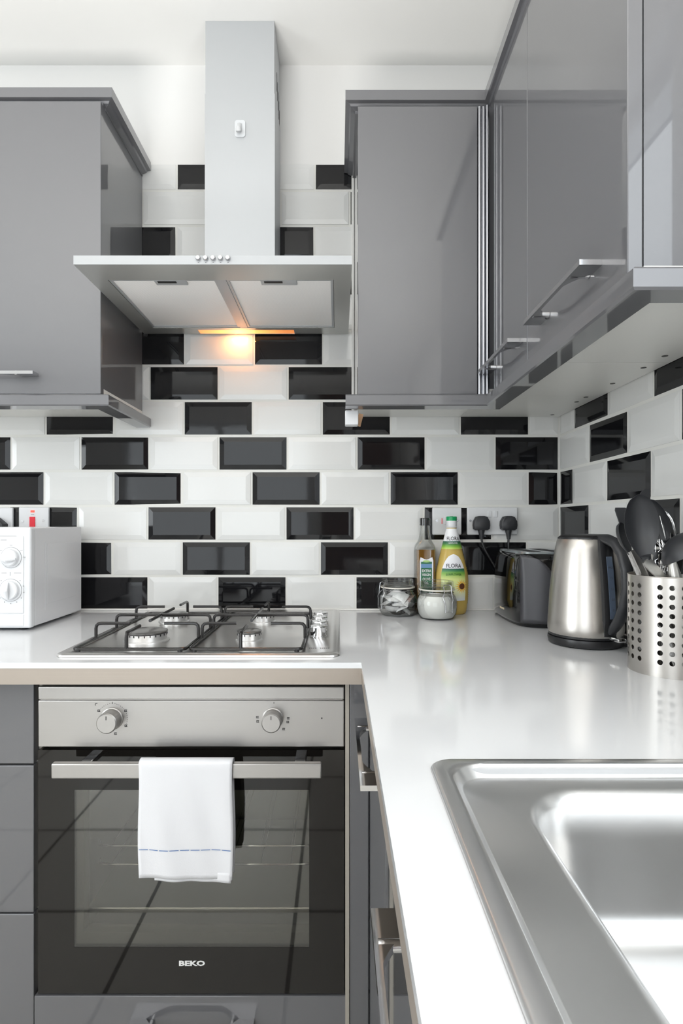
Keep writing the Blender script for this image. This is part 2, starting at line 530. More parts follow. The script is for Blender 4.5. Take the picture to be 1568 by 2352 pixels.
ROWH, TH = 0.1028, 0.0950
Z0 = (1203 - 1400) / 784.0 - 0.001
starts = [183.5, 101.5, 22.5, 262, 186, 106, 27.5, 267.5, 188, 109, 248, 170, 90]
ZTOP = 1.0536
for k, s in enumerate(starts):
    zb = Z0 + ROWH * k
    h_ = min(TH, ZTOP - zb)
    for n in range(-6, 10):
        x0 = (s + n * 158.75 - 776) / 784.0
        x1 = x0 + 0.1965
        c0, c1 = max(x0, -1.60), min(x1, XW - 0.003)
        if c1 - c0 < 0.012: continue
        put_tile(wall_back, c0, D, zb, c1 - c0, h_, n % 2 == 0)
near = [0.885, 0.98, 1.078, 1.178, 1.273, 1.3666, 1.46]
for k, yn in enumerate(near):
    zb = Z0 + ROWH * k
    for n in range(-6, 7):
        ya = yn + n * 0.1965; yb_ = ya + 0.1905
        c0, c1 = max(ya, 0.36), min(yb_, D - 0.003)
        if c1 - c0 < 0.012: continue
        # tile local +x runs toward -Y on this wall, face looks to -X
        o = put_tile(wall_right, XW, c1, zb, c1 - c0, TH, n % 2 == 0, -pi / 2)
B().box(-1.60, XW, D + 0.0032, D + 0.006, ZT, ZTOP - 0.001).build('grout', 'grout', wall_back, smooth=0)
B().box(XW + 0.0032, XW + 0.006, 0.36, D + 0.003, ZT, Z0 + ROWH * 7).build('grout', 'grout', wall_right, smooth=0)
B().box(-1.60, XW - 0.006, D - 0.004, D + 0.002, ZT, ZT + 0.006, 0.002).build('trim_1', 'silicone', kind='structure')
B().box(XW - 0.004, XW + 0.002, 0.36, D - 0.004, ZT, ZT + 0.006, 0.002).build('trim_2', 'silicone', kind='structure')

# ------------------------------------------------------------------ worktop
YW = yp(1256); XWK = 0.0425
SX0, SX1, SY0, SY1 = 0.0955, 0.60, -0.36, 0.607
b = B()
def slab(b, z0, z1, e=0.0):
    b.box(-1.60, XWK + e, YW + e, D - 0.002, z0, z1)
    b.box(XWK + e, XW - 0.002, SY1 - 0.02, D - 0.002, z0, z1)
    b.box(XWK + e, SX0 + 0.02, -0.6, SY1 - 0.02, z0, z1)
    b.box(SX1 - 0.02, XW - 0.002, -0.6, SY1 - 0.02, z0, z1)
    b.box(SX0 + 0.02, SX1 - 0.02, -0.6, SY0 + 0.02, z0, z1)
slab(b, ZT - 0.0105, ZT)
wt = thing('worktop', 'white gloss L-shaped worktop running under hob, kettle and sink', 'worktop', (0, 1.2, ZT - 0.04))
b.build('slab', 'worktop', wt, smooth=0)
b = B()
b.box(-1.60, XWK + 0.001, YW + 0.0012, YW + 0.02, ZT - 0.0405, ZT - 0.0105)
b.box(XWK + 0.0012, XWK + 0.02, -0.6, YW + 0.02, ZT - 0.0405, ZT - 0.0105)
o = b.build('edge_strip', 'strip', wt, smooth=0); o['label'] = 'beige brushed metal edge strip'

# ------------------------------------------------------------------ handles
def handle(parent, c, along, out, L=0.24, dep=0.027, th=0.0075, name='handle', m='satin'):
    """flat blade handle with an arched cut-out; c = middle of the foot line on the door"""
    c, A, O = Vector(c), Vector(along).normalized(), Vector(out).normalized()
    N = A.cross(O)
    h = L / 2; cut = h - 0.030
    pts = [(-h, 0), (-h, dep), (h, dep), (h, 0)]
    inner = []
    for i in range(13):
        t = i / 12
        u = cut * (1 - 2 * t)
        e = 1 - abs(2 * t - 1) ** 2.6
        inner.append((u, (dep - 0.006) * (min(1, e * 1.25))))
    poly = pts + [(cut, 0)] + inner[1:-1] + [(-cut, 0)]
    bb = B(); n = len(poly)
    vs = [tuple(c + A * u + O * v + N * (-th / 2)) for u, v in poly] + [tuple(c + A * u + O * v + N * (th / 2)) for u, v in poly]
    # split in quads: pair outer straight edge with the cut-out
    outer = [(-h + 2 * h * i / 40, dep) for i in range(41)]
    def vin(u):
        if abs(u) >= cut: return 0.0
        t = (1 - u / cut) / 2
        return (dep - 0.006) * min(1, (1 - abs(2 * t - 1) ** 2.6) * 1.25)
    rs = []
    for u, v in outer:
        vi = vin(u)
        rs.append([tuple(c + A * u + O * q + N * s) for q, s in ((vi, -th / 2), (v, -th / 2), (v, th / 2), (vi, th / 2))])
    bb.rings(rs)
    hd = bb.build(name, m, parent, smooth=30)
    for sg in (-1, 1):
        s = B()
        p = c + A * (sg * (h - 0.042))
        s.tube([p + O * 0.0005, p + O * (dep - 0.004)], 0.0052, 12)
        s.build('screw_post', 'chrome', hd)
    return hd


def door_panel(parent, x0, x1, y0, y1, z0, z1, name='door'):
    return B().box(x0, x1, y0, y1, z0, z1, 0.0015, 2).build(name, 'grey', parent)


# ------------------------------------------------------------------ base units
YO = yp(1183)
ZB = ZT - 0.041
cb = thing('drawer_cabinet', 'grey gloss drawer unit left of the oven, under the microwave', 'cabinet', (-0.85, 1.4, ZF + 0.1))
b = B(); b.box(-1.2, -0.589, YO + 0.022, D - 0.01, ZF + 0.1, ZB - 0.002); b.build('carcass', 'whiteboard', cb, smooth=0)
for z1, z0 in ((ZB - 0.006, -0.466), (-0.4695, -0.7545), (-0.758, -1.05)):
    d = door_panel(cb, -1.19, -0.5905, YO, YO + 0.02, z0, z1, 'drawer_front')
    handle(d, (-0.89, YO, z1 - 0.06), (1, 0, 0), (0, -1, 0))
oc = thing('oven_cabinet', 'grey gloss cabinet housing the oven with a drawer below it', 'cabinet', (-0.285, 1.4, ZF + 0.1))
b = B(); b.box(-0.5885, -0.584, YO + 0.02, D - 0.01, ZF + 0.1, ZB - 0.002)
b.box(0.014, 0.0215, YO - 0.004, D - 0.01, ZF + 0.1, ZB - 0.002)
b.box(-0.584, 0.014, YO + 0.04, D - 0.01, -0.955, -0.94); b.box(-0.584, 0.014, YO + 0.04, D - 0.01, ZF + 0.1, ZF + 0.115)
b.build('carcass', mat('oven_trim_metal', srgb(176, 170, 160), 0.4, 0.4), oc, smooth=0)
B().box(0.0225, 0.0600, YO - 0.002, YO + 0.03, ZF + 0.1, ZB - 0.002, 0.002).build('filler_panel', 'grey', oc)
d = door_panel(oc, -0.5885, 0.0165, YO - 0.002, YO + 0.02, ZF + 0.115, -0.9155, 'drawer_front')
handle(d, (-0.282, YO - 0.002, -0.965), (1, 0, 0), (0, -1, 0), L=0.24, dep=0.036, th=0.012)
XD = 0.0605
ys = [YO - 0.004, yp(1817), 0.30, -0.10, -0.5]
lab = ['grey gloss base cabinet right of the oven, nearest the corner', 'grey gloss base cabinet under the left edge of the sink, in the foreground',
       'grey gloss base cabinet under the sink beside the camera', 'grey gloss base cabinet at the near end of the sink run']
for i in range(4):
    y1, y0 = ys[i] - 0.0015, ys[i + 1] + 0.0015
    c = thing('base_cabinet', lab[i], 'cabinet', (0.3, (y0 + y1) / 2, ZF + 0.1))
    b = B()
    b.box(XD + 0.021, XW - 0.01, y0 + 0.001, y0 + 0.017, ZF + 0.1, ZB - 0.002); b.box(XD + 0.021, XW - 0.01, y1 - 0.017, y1 - 0.001, ZF + 0.1, ZB - 0.002)
    b.box(XD + 0.021, XW - 0.01, y0 + 0.017, y1 - 0.017, ZF + 0.1, ZF + 0.118)
    b.build('carcass', 'whiteboard', c, smooth=0)
    d = door_panel(c, XD, XD + 0.02, y0, y1, ZF + 0.115, ZB - 0.008)
    L = 0.27
    yc = 0.91 if i == 0 else (y0 + y1) / 2 + 0.01
    if i == 1: yc = 0.418
    handle(d, (XD, yc, -0.362), (0, 1, 0), (-1, 0, 0), L=L if i == 0 else 0.22, dep=0.030, m='chrome')
B().box(-1.2, 0.1, YO + 0.05, YO + 0.065, ZF, ZF + 0.1).build('baseboard_back', 'grey', kind='structure', smooth=0)
B().box(0.11, 0.125, -0.5, YO + 0.05, ZF, ZF + 0.1).build('baseboard_right', 'grey', kind='structure', smooth=0)

# ------------------------------------------------------------------ oven
ov = thing('oven', 'built-in single oven with steel control panel and black glass door', 'oven', (-0.285, 1.3, -0.94))
OX0, OX1 = -0.5820, 0.0120
b = B()  # body with cavity
YC0, YC1 = YO + 0.062, YO + 0.45
b.box(-0.57, 0.0, YC0, YC1, -0.925, -0.85); b.box(-0.57, 0.0, YC0, YC1, -0.475, -0.318)
b.box(-0.57, -0.525, YC0, YC1, -0.85, -0.475); b.box(-0.045, 0.0, YC0, YC1, -0.85, -0.475)
b.box(-0.57, 0.0, YC1, YC1 + 0.02, -0.925, -0.318)
b.build('cavity', 'cavity', ov, smooth=0)
b = B(); b.box(OX0, OX1, YO, YO + 0.024, -0.4335, -0.343, 0.002); b.box(OX0, OX1, YO, YO + 0.024, -0.3415, -0.3165, 0.002)
b.box(OX0 + 0.003, OX1 - 0.003, YO + 0.003, YO + 0.06, -0.4325, -0.319)
cp = b.build('control_panel', 'steelp', ov)
for kx, kz, r in ((-0.438, -0.378, 0.0195), (-0.1265, -0.3775, 0.0185)):
    b = B(); b.lathe([(r + 0.002, YO), (r + 0.002, YO - 0.003), (r, YO - 0.004), (r, YO - 0.028), (r - 0.002, YO - 0.030), (0.001, YO - 0.030)], (kx, 0, kz), axis='y', seg=36)
    kn = b.build('knob', 'steelp', ov)
    B().box(kx - 0.0007, kx + 0.0007, YO - 0.0306, YO - 0.0298, kz + 0.007, kz + 0.014).build('pointer_mark', 'printdark', kn, smooth=0)
b = B()
y = YO - 0.0004
def mk(x, z, wv, hv): b.box(x - wv / 2, x + wv / 2, y - 0.0002, y + 0.0006, z - hv / 2, z + hv / 2)
for kx, kz, sc in ((-0.438, -0.378, 0), (-0.1265, -0.3775, 1)):
    R = 0.030
    angs = (90, 30, -28, -78, 150) if sc == 0 else (86, 0, -14, -45, 176, 192)
    for i, a in enumerate(angs):
        x_, z_ = kx + R * cos(radians(a)), kz + R * sin(radians(a))
        if i == 0: mk(x_, z_, 0.001, 0.0035)
        else:
            mk(x_, z_ + 0.0016, 0.0052, 0.001); mk(x_, z_ - 0.0016, 0.0052, 0.001); mk(x_ - 0.002, z_, 0.001, 0.003); mk(x_ + 0.001, z_, 0.001, 0.003)
    if sc == 0:
        mk(kx - 0.031, kz + 0.029, 0.004, 0.001); mk(kx - 0.033, kz + 0.027, 0.001, 0.004)
    for a in list(range(40, 85, 8)) + list(range(100, 148, 8)) + list(range(-20, 25, 8)):
        if sc == 0: mk(kx + R * 0.97 * cos(radians(a)), kz + R * 0.97 * sin(radians(a)), 0.0012, 0.0006)
mk(-0.0315, -0.3775, 0.0028, 0.0028)
b.build('symbols', 'printdark', cp, kind='stuff', smooth=0)
# door
WX0, WX1, WZa, WZb = -0.512, -0.0560, -0.822, -0.517
DZ0, DZ1 = -0.9125, -0.4390
b = B()
b.box(OX0, WX0, YO, YO + 0.006, DZ0, DZ1); b.box(WX1, OX1, YO, YO + 0.006, DZ0, DZ1)
b.box(WX0, WX1, YO, YO + 0.006, DZ0, WZa); b.box(WX0, WX1, YO, YO + 0.006, WZb, DZ1)
dg = b.build('door', 'ovenglass', ov, smooth=0)
b = B()
b.box(WX0, WX1, YO + 0.0005, YO + 0.005, WZa, WZb); b.build('window_glass', 'ovenpane', dg, smooth=0)
b = B()  # inner frame of the door
ix0, ix1, iz0, iz1 = -0.5065, -0.042, -0.815, -0.490
b.box(OX0 + 0.004, ix0, YO + 0.030, YO + 0.055, DZ0 + 0.005, DZ1 - 0.003); b.box(ix1, OX1 - 0.004, YO + 0.030, YO + 0.055, DZ0 + 0.005, DZ1 - 0.003)
b.box(ix0, ix1, YO + 0.030, YO + 0.055, DZ0 + 0.005, iz0); b.box(ix0, ix1, YO + 0.030, YO + 0.055, iz1, DZ1 - 0.003)
b.box(OX0 + 0.001, OX0 + 0.006, YO + 0.006, YO + 0.055, DZ0, DZ1); b.box(OX1 - 0.006, OX1 - 0.001, YO + 0.006, YO + 0.055, DZ0, DZ1)
b.box(OX0 + 0.001, OX1 - 0.001, YO + 0.006, YO + 0.03, DZ0, DZ0 + 0.004)
b.build('inner_frame', mat('door_inner_metal', srgb(84, 82, 76), 0.4, 0.3), dg, smooth=0)
b = B(); yh = yp(1246)
b.box(-0.529, -0.0305, yh, yh + 0.013, -0.4705, -0.4425, 0.0025)
hb = b.build('handle', 'steelp', dg)
for hx in (-0.4745, -0.0715):
    B().box(hx - 0.0105, hx + 0.0105, yh + 0.012, YO + 0.0002, -0.4585, -0.4475, 0.002).build('bracket', 'satin', hb)
text('BEKO', 0.0165, lambda u, v: (-0.2835 + u, YO - 0.0006, -0.8535 + v * 0.8), 'printwhite', dg, bold=0.0007, sx=1.22)
for z_ in (-0.667, -0.705):
    b = B()
    b.tube([(-0.50, YC0 + 0.03, z_), (-0.495, YC0 + 0.015, z_ + 0.001), (-0.47, YC0 + 0.008, z_ + 0.002), (-0.10, YC0 + 0.008, z_ + 0.002), (-0.075, YC0 + 0.012, z_), (-0.05, YC0 + 0.014, z_)], 0.0024, 8)
    rk = b.build('wire_rack', 'chrome', ov)
    B().tube([(-0.515, YC1 - 0.03, z_), (-0.055, YC1 - 0.03, z_)], 0.0022, 6).build('rear_rail', 'chrome', rk)
    for i in range(7):
        x_ = -0.47 + i * 0.062
        B().tube([(x_, YC0 + 0.008, z_), (x_, YC1 - 0.03, z_)], 0.0009, 5).build('rod', 'dullwire', rk)
b = B(); b.box(-0.52, -0.05, YC0 + 0.01, YC1 - 0.02, -0.805, -0.798, 0.001)
b.tube([(-0.515, YC0 + 0.010, -0.795), (-0.055, YC0 + 0.010, -0.795)], 0.0022, 6)
b.build('baking_tray', 'steel', ov)

# towel over the oven handle: one continuous cloth, front panel long, back panel a little longer
tx0, tx1 = -0.3665, -0.1930
def cloth(x0, x1, prof, name, parent, thick=0.0022, amp=0.0018, ph=0.0):
    nx = 28; rs = []
    for j, (y_, z_) in enumerate(prof):
        t = j / (len(prof) - 1); row = []
        for i in range(nx + 1):
            u = i / nx
            wv = amp * (sin(u * 9 + ph + z_ * 8) + 0.6 * sin(u * 17 + z_ * 21 + ph)) * min(1, abs(z_ + 0.44) * 9)
            xx = x0 + (x1 - x0) * u + 0.0015 * sin(z_ * 30 + ph) * (1 if u > 0.5 else -1)
            row.append((xx, y_ + wv, z_ + (0.003 * (0.5 - u) if t < 0.08 else 0)))
        rs.append(row)
    bb = B()
    n = nx + 1; verts = [p for r in rs for p in r]; faces = []
    for j in range(len(rs) - 1):
        for i in range(nx): faces.append((j * n + i, j * n + i + 1, (j + 1) * n + i + 1, (j + 1) * n + i))
    bb.add(verts, faces)
    o = bb.build(name, 'cotton', parent, smooth=60)
    md = o.modifiers.new('s', 'SOLIDIFY'); md.thickness = thick; md.offset = 0
    return o
yf = yh - 0.0042
tw = thing('tea_towel', 'white cotton tea towel with blue dashed line hung over the oven handle', 'towel', (-0.28, yh, -0.66))
arc = [(yh + 0.0065 - 0.011 * cos(a), -0.4420 + 0.0065 * sin(a)) for a in [pi * i / 8 for i in range(9)]]
front = [(yf, -0.652 + 0.21 * i / 26) for i in range(26)]
back = [(yh + 0.0175, -0.445 - 0.2065 * i / 22) for i in range(1, 23)]
cloth(tx0, tx1, front + arc + back, 'front_layer', tw)
cloth(tx0 + 0.030, tx1 - 0.004, [(yf + 0.0015 + 0.0001 * i, -0.6575 + 0.004 * i) for i in range(5)], 'lower_hem', tw, ph=1.5)
b = B()
for i in range(9):
    u0 = tx0 + 0.001 + i * (tx1 - tx0 - 0.002) / 9; u1 = u0 + (tx1 - tx0) / 9 * 0.86
    zt = -0.5985
    ws = []
    for u in (u0, u1):
        uu = (u - tx0) / (tx1 - tx0)
        ws.append(yf + 0.0018 * (sin(uu * 9 + zt * 8) + 0.6 * sin(uu * 17 + zt * 21)) - 0.0022)
    b.add([(u0, ws[0], zt - 0.0006), (u1, ws[1], zt - 0.0006), (u1, ws[1], zt + 0.0006), (u0, ws[0], zt + 0.0006)], [(0, 1, 2, 3)])
b.build('blue_stripe', 'blue', tw, kind='stuff', smooth=0)

# ------------------------------------------------------------------ hob
HX0, HX1, HY0, HY1 = -0.542, 0.004, yp(1210), D - 0.016
HZ = ZT
hob = thing('gas_hob', 'stainless steel four-burner gas hob set in the white worktop', 'hob', (-0.27, 1.34, HZ))
b = B()
def hr(i, z, r): return rrect(HX0 + i, HX1 - i, HY0 + i, HY1 - i, r, z, 5)
b.rings([hr(0, HZ + 0.0005, 0.02), hr(0.001, HZ + 0.004, 0.019), hr(0.006, HZ + 0.0065, 0.016), hr(0.016, HZ + 0.0065, 0.012), hr(0.020, HZ + 0.0045, 0.010)])
b.build('hob_plate', mat('hob_steel', srgb(224, 222, 220), 0.30, 1.0), hob)
ZG = -0.245; ZP = -0.213
bcx = ((-0.409, 1.213, 0.042), (-0.418, 1.445, 0.034), (-0.190, 1.213, 0.0255), (-0.190, 1.445, 0.029))
lb = ['large front left burner', 'rear left burner', 'small front right burner', 'rear right burner']
for (x_, y_, r), l in zip(bcx, lb):
    b = B(); z = HZ + 0.0045
    b.lathe([(r * 1.12, z), (r * 1.12, z + 0.002), (r * 0.98, z + 0.004), (r, z + 0.0165), (r * 0.9, z + 0.018)], (x_, y_, 0), 36)
    bo = b.build('burner', 'burner', hob); bo['label'] = l
    b = B(); b.lathe([(r * 0.8, z + 0.017), (r * 1.03, z + 0.0185), (r * 1.03, z + 0.021), (r * 0.9, z + 0.0225), (r * 0.3, z + 0.0232)], (x_, y_, 0), 36)
    b.build('burner_cap', mat('burner_cap_enamel', srgb(120, 118, 116), 0.25, 0.6), bo)
    b = B()
    for i in range(int(r * 560)):
        a = 2 * pi * i / int(r * 560)
        b.box(-0.001, 0.001, -0.0006, 0.0006, 0, 0.004, xf=Matrix.Translation((x_ + r * cos(a), y_ + r * sin(a), z + 0.0125)) @ Matrix.Rotation(a + pi / 2, 4, 'Z'))
    b.build('gas_slots', 'dark', bo, kind='stuff', smooth=0)


def bar(b, pts, r=0.0035):
    """wire with rounded bends"""
    out = [Vector(pts[0])]
    for i in range(1, len(pts) - 1):
        p = Vector(pts[i]); a = (Vector(pts[i - 1]) - p); c = (Vector(pts[i + 1]) - p)
        q = min(0.011, a.length / 2, c.length / 2); a.normalize(); c.normalize()
        for t in (0, 0.33, 0.67, 1):
            out.append(((1 - t) ** 2) * (p + a * q) + 2 * t * (1 - t) * p + t * t * (p + c * q))
    out.append(Vector(pts[-1]))
    b.tube(out, r, 8, up=(0.1, 0.2, 1))


for gx0, gx1, bx_ in ((-0.518, -0.2985, -0.413), (-0.2905, -0.0705, -0.190)):
    gy0, gy1 = 1.106, 1.556
    g = thing('pan_support', 'black enamelled wire pan support over the %s pair of burners' % ('left' if gx0 < -0.4 else 'right'), 'pan support', ((gx0 + gx1) / 2, 1.33, ZG), 'pan supports on the hob')
    b = B()
    ring = rrect(gx0, gx1, gy0, gy1, 0.012, ZG, 4)
    b.tube(ring, 0.0034, 8, closed=True)
    b.build('base_frame', 'enamel', g)
    for y_, ml in ((1.213, 0.073), (1.455, 0.073)):
        for sx, e in ((1, gx0), (-1, gx1)):
            b = B(); bar(b, [(e, y_, ZG), (e, y_, ZP), (e + sx * ml, y_, ZP)]); b.build('support_finger', 'enamel', g)
    b = B(); bar(b, [(gx0, 1.326, ZG), (gx0, 1.326, ZP), (gx1, 1.326, ZP), (gx1, 1.326, ZG)]); b.build('cross_bar', 'enamel', g)
    b = B(); bar(b, [(bx_, gy0, ZG), (bx_, gy0, ZP), (bx_, gy0 + 0.075, ZP)]); b.build('support_finger', 'enamel', g)
    b = B(); bar(b, [(bx_, 1.245, ZP), (bx_, 1.425, ZP)]); b.build('support_finger', 'enamel', g)
    b = B(); bar(b, [(bx_, gy1, ZG), (bx_, gy1, ZP), (bx_, gy1 - 0.07, ZP)]); b.build('support_finger', 'enamel', g)
    b = B()
    for px_, py_ in ((gx0 + 0.01, gy0), (gx1 - 0.01, gy0), (gx0 + 0.01, gy1), (gx1 - 0.01, gy1)):
        b.lathe([(0.005, HZ + 0.0045), (0.005, ZG)], (px_, py_, 0), 10)
    b.build('rubber_feet', 'black', g, kind='stuff')
for i, y_ in enumerate((1.251, 1.314, 1.377, 1.442)):
    z = HZ + 0.0045
    b = B(); prof = []
    b.lathe([(0.0185, z), (0.0185, z + 0.003), (0.0165, z + 0.0035), (0.018, z + 0.022), (0.0165, z + 0.0245), (0.001, z + 0.0245)], (-0.044, y_, 0), 24)
    k = b.build('knob', 'chrome', hob)
    B().box(-0.048, -0.040, y_ - 0.016, y_ + 0.016, z + 0.024, z + 0.0275, 0.001).build('grip', 'chrome', k)
b = B()
for i in range(9): b.box(-0.058 + i * 0.004 + (0.006 if i > 3 else 0), -0.0555 + i * 0.004 + (0.006 if i > 3 else 0), 1.135, 1.139, HZ + 0.0044, HZ + 0.0048)
b.build('hob_print', 'printdark', hob, kind='stuff', smooth=0)

# ------------------------------------------------------------------ cooker hood
hd = thing('cooker_hood', 'stainless steel chimney cooker hood over the gas hob, warm lamp lit', 'cooker hood', (-0.266, 1.42, 0.55))
UX0, UX1, UY0, UY1 = -0.5635, 0.0300, F / 1078, D - 0.012
UZ0, UZ1 = 0.5525, 0.5715
fx0, fx1, fy0, fy1 = -0.522, -0.0100, F / 1013, F / 814
b = B()
b.box(UX0, UX1, UY0, UY0 + 0.002, UZ0, UZ1)          # front fascia
b.box(UX0, UX1, UY0 + 0.002, UY1, UZ1 - 0.002, UZ1)  # top skin
b.build('canopy', mat('hood_fascia_steel', srgb(168, 170, 172), 0.45, 0.35), hd, smooth=0)
b = B()
zz0, zz1 = UZ0, UZ1 - 0.002
ya, yb2 = UY0 + 0.002, UY1
b.box(UX0, fx0, ya, yb2, zz0, zz1); b.box(fx1, UX1, ya, yb2, zz0, zz1)
b.box(fx0, fx1, ya, fy0, zz0, zz1)
LX0, LX1, LY0, LY1 = -0.400, -0.126, F / 806, F / 788
b.box(fx0, LX0, fy1, yb2, zz0, zz1); b.box(LX1, fx1, fy1, yb2, zz0, zz1)
b.box(LX0, LX1, fy1, LY0, zz0, zz1); b.box(LX0, LX1, LY1, yb2, zz0, zz1)
b.build('underside', 'hoodlow', hd, smooth=0)
fd = -0.265
for x0, x1, lx0, lx1 in ((fx0 + 0.001, fd - 0.011, -0.420, -0.347), (fd + 0.011, fx1 - 0.001, -0.177, -0.0945)):
    b = B(); b.box(x0 + 0.006, x1 - 0.006, fy0 + 0.007, fy1 - 0.007, zz0 + 0.004, zz0 + 0.010)
    f = b.build('grease_filter', 'filter', hd, smooth=0)
    b = B()
    for p in ((x0, x0 + 0.006, fy0 + 0.001, fy1 - 0.001), (x1 - 0.006, x1, fy0 + 0.001, fy1 - 0.001), (x0 + 0.006, x1 - 0.006, fy0 + 0.001, fy0 + 0.007), (x0 + 0.006, x1 - 0.006, fy1 - 0.007, fy1 - 0.001)):
        b.box(p[0], p[1], p[2], p[3], zz0 + 0.0015, zz0 + 0.010)
    b.build('filter_frame', 'hoodsteel', f, smooth=0)
    b = B(); b.box(lx0, lx1, fy0 + 0.002, fy0 + 0.030, zz0 + 0.0008, zz0 + 0.0045, 0.001)
    b.build('latch', 'hoodsteel', f)
    B().box(lx0 + 0.008, lx0 + 0.050, fy0 + 0.008, fy0 + 0.016, zz0 - 0.0005, zz0 + 0.002).build('latch_slot', 'dark', f, smooth=0)
B().box(fd - 0.0105, fd + 0.0105, fy0, fy1, zz0 + 0.0005, zz0 + 0.010).build('filter_divider', 'hoodsteel', hd, smooth=0)
b = B(); b.box(LX0 + 0.0005, LX1 - 0.0005, LY0 + 0.0005, LY1 - 0.0005, zz0 + 0.001, zz0 + 0.004)
b.build('lamp_lens', 'lens', hd, smooth=0)
for i in range(5):
    x_ = (455.5 + i * 17.0 - 776) / 1078
    b = B(); zc = 0.5650
    b.lathe([(0.0054, UY0), (0.0054, UY0 - 0.0035), (0.0042, UY0 - 0.0062), (0.0005, UY0 - 0.0070)], (x_, 0, zc), 16, axis='y')
    b.build('push_button', 'satin', hd)
b = B()
for i in range(5):
    x_ = (455.5 + i * 17.0 - 776) / 1078
    b.box(x_ - 0.0012, x_ + 0.0012, UY0 - 0.0003, UY0 + 0.0005, 0.5562, 0.5572)
b.build('button_marks', 'printdark', hd, kind='stuff', smooth=0)
YCH = F / 859
b = B(); b.box(-0.3560, -0.1690, YCH, D - 0.004, UZ1, 1.150)
b.build('chimney_lower', 'hoodsteel', hd, smooth=0)
b = B(); b.box(-0.3545, -0.1705, YCH + 0.0012, D - 0.005, 1.150, ZC - 0.0005)
up = b.build('chimney_upper', 'hoodsteel', hd, smooth=0)
b = B()
for i in range(5):
    y_ = YCH + 0.060 + i * 0.017; zz = 1.235 - i * 0.014
    b.box(-0.1706, -0.1698, y_, y_ + 0.006, zz - 0.03, zz + 0.02)
b.build('vent_slots', 'dark', up, kind='stuff', smooth=0)
# lamp bulb light of the hood
l = bpy.data.lights.new('hood_lamp', 'AREA'); l.shape = 'RECTANGLE'; l.size = 0.05; l.size_y = 0.012; l.energy = 0.12; l.color = (1.0, 0.40, 0.13)
lo = bpy.data.objects.new('hood_lamp', l); COL.objects.link(lo); lo.location = (-0.287, (LY0 + LY1) / 2, UZ0 - 0.004 + CZ); lo.rotation_euler = (radians(20), 0, 0)
# hook
hk = thing('adhesive_hook', 'small white adhesive hook stuck on the hood chimney', 'hook', (-0.2610, YCH, 1.035))
b = B(); b.rings([[(x, YCH - 0.0002, z) for x, z, _ in rrect(-0.2760, -0.2470, 1.0320, 1.0780, 0.007, 0)], [(x, YCH - 0.003, z) for x, z, _ in rrect(-0.2755, -0.2475, 1.0325, 1.0775, 0.007, 0)]])
b.build('back_plate', mat('hook_plastic', srgb(205, 207, 209), 0.3), hk)
b = B(); b.tube([(-0.2635, YCH - 0.003, 1.068), (-0.2635, YCH - 0.006, 1.052), (-0.2635, YCH - 0.010, 1.042), (-0.2635, YCH - 0.017, 1.040), (-0.2635, YCH - 0.019, 1.050)], [0.006, 0.0065, 0.007, 0.0065, 0.005], 10, flat=0.5)
b.build('hook_arm', mat('hook_plastic_arm', srgb(196, 197, 198), 0.3), hk)

# ------------------------------------------------------------------ wall cabinets
ZU = 0.313
YDf = F / 952
def underside(parent, x0, x1, y0, y1, holes=()):
    B().box(x0, x1, y0, y1, ZU, ZU + 0.016).build('bottom_panel', 'whiteboard', parent, smooth=0)
    if holes:
        b = B()
        for hx, hy in holes: b.lathe([(0.0055, ZU - 0.0008), (0.0055, ZU + 0.0005)], (hx, hy, 0), 14)
        b.build('screw_holes', mat('screw_hole_dark', srgb(90, 90, 86), 0.6), parent, kind='stuff', smooth=0)


wc = thing('wall_cabinet', 'light grey gloss wall cabinet left of the cooker hood, above the microwave', 'cabinet', (-0.9, 1.52, ZU))
b = B(); YS = F / 941
b.box(-1.25, -0.5727, YS, D - 0.002, ZU + 0.016, 1.032)
b.build('carcass', 'grey', wc, smooth=0)
underside(wc, -1.25, -0.5727, YS, D - 0.002)
d = door_panel(wc, -1.155, -0.5720, YDf, YDf + 0.018, ZU, 1.0195)
handle(d, (-0.842, YDf, 0.3585), (1, 0, 0), (0, -1, 0))
CP = [(0.0, 0.0), (0.0, -0.024), (0.010, -0.0255), (0.013, -0.030), (0.024, -0.034), (0.024, -0.041), (0.055, -0.041), (0.055, 0.0)]
def cornice(path, ztop, label):
    b = B(); b.sweep(path, [(a, z + ztop) for a, z in CP])
    return tag(b.build('cornice', 'greytrim', smooth=0), label, 'cornice')
def rail(path, label):
    b = B(); zt = 0.3095
    b.sweep(path, [(0.0, zt - 0.003), (0.0, zt - 0.025), (0.003, zt - 0.028), (0.043, zt - 0.028), (0.043, zt - 0.019), (0.018, zt - 0.019), (0.018, zt), (0.003, zt)])
    return tag(b.build('light_rail', 'greytrim', smooth=0), label, 'trim')
YCN = F / 949; YPL = F / 963
# paths run so that 'inward' (left of travel) faces the cabinet
cornice([(-0.547, D - 0.003), (-0.547, YCN), (-1.25, YCN)][::-1], 1.0565, 'grey cornice moulding along the top of the left wall cabinet')
rail([(-0.547, D - 0.003), (-0.547, YPL), (-1.25, YPL)][::-1], 'grey light rail under the left wall cabinet')

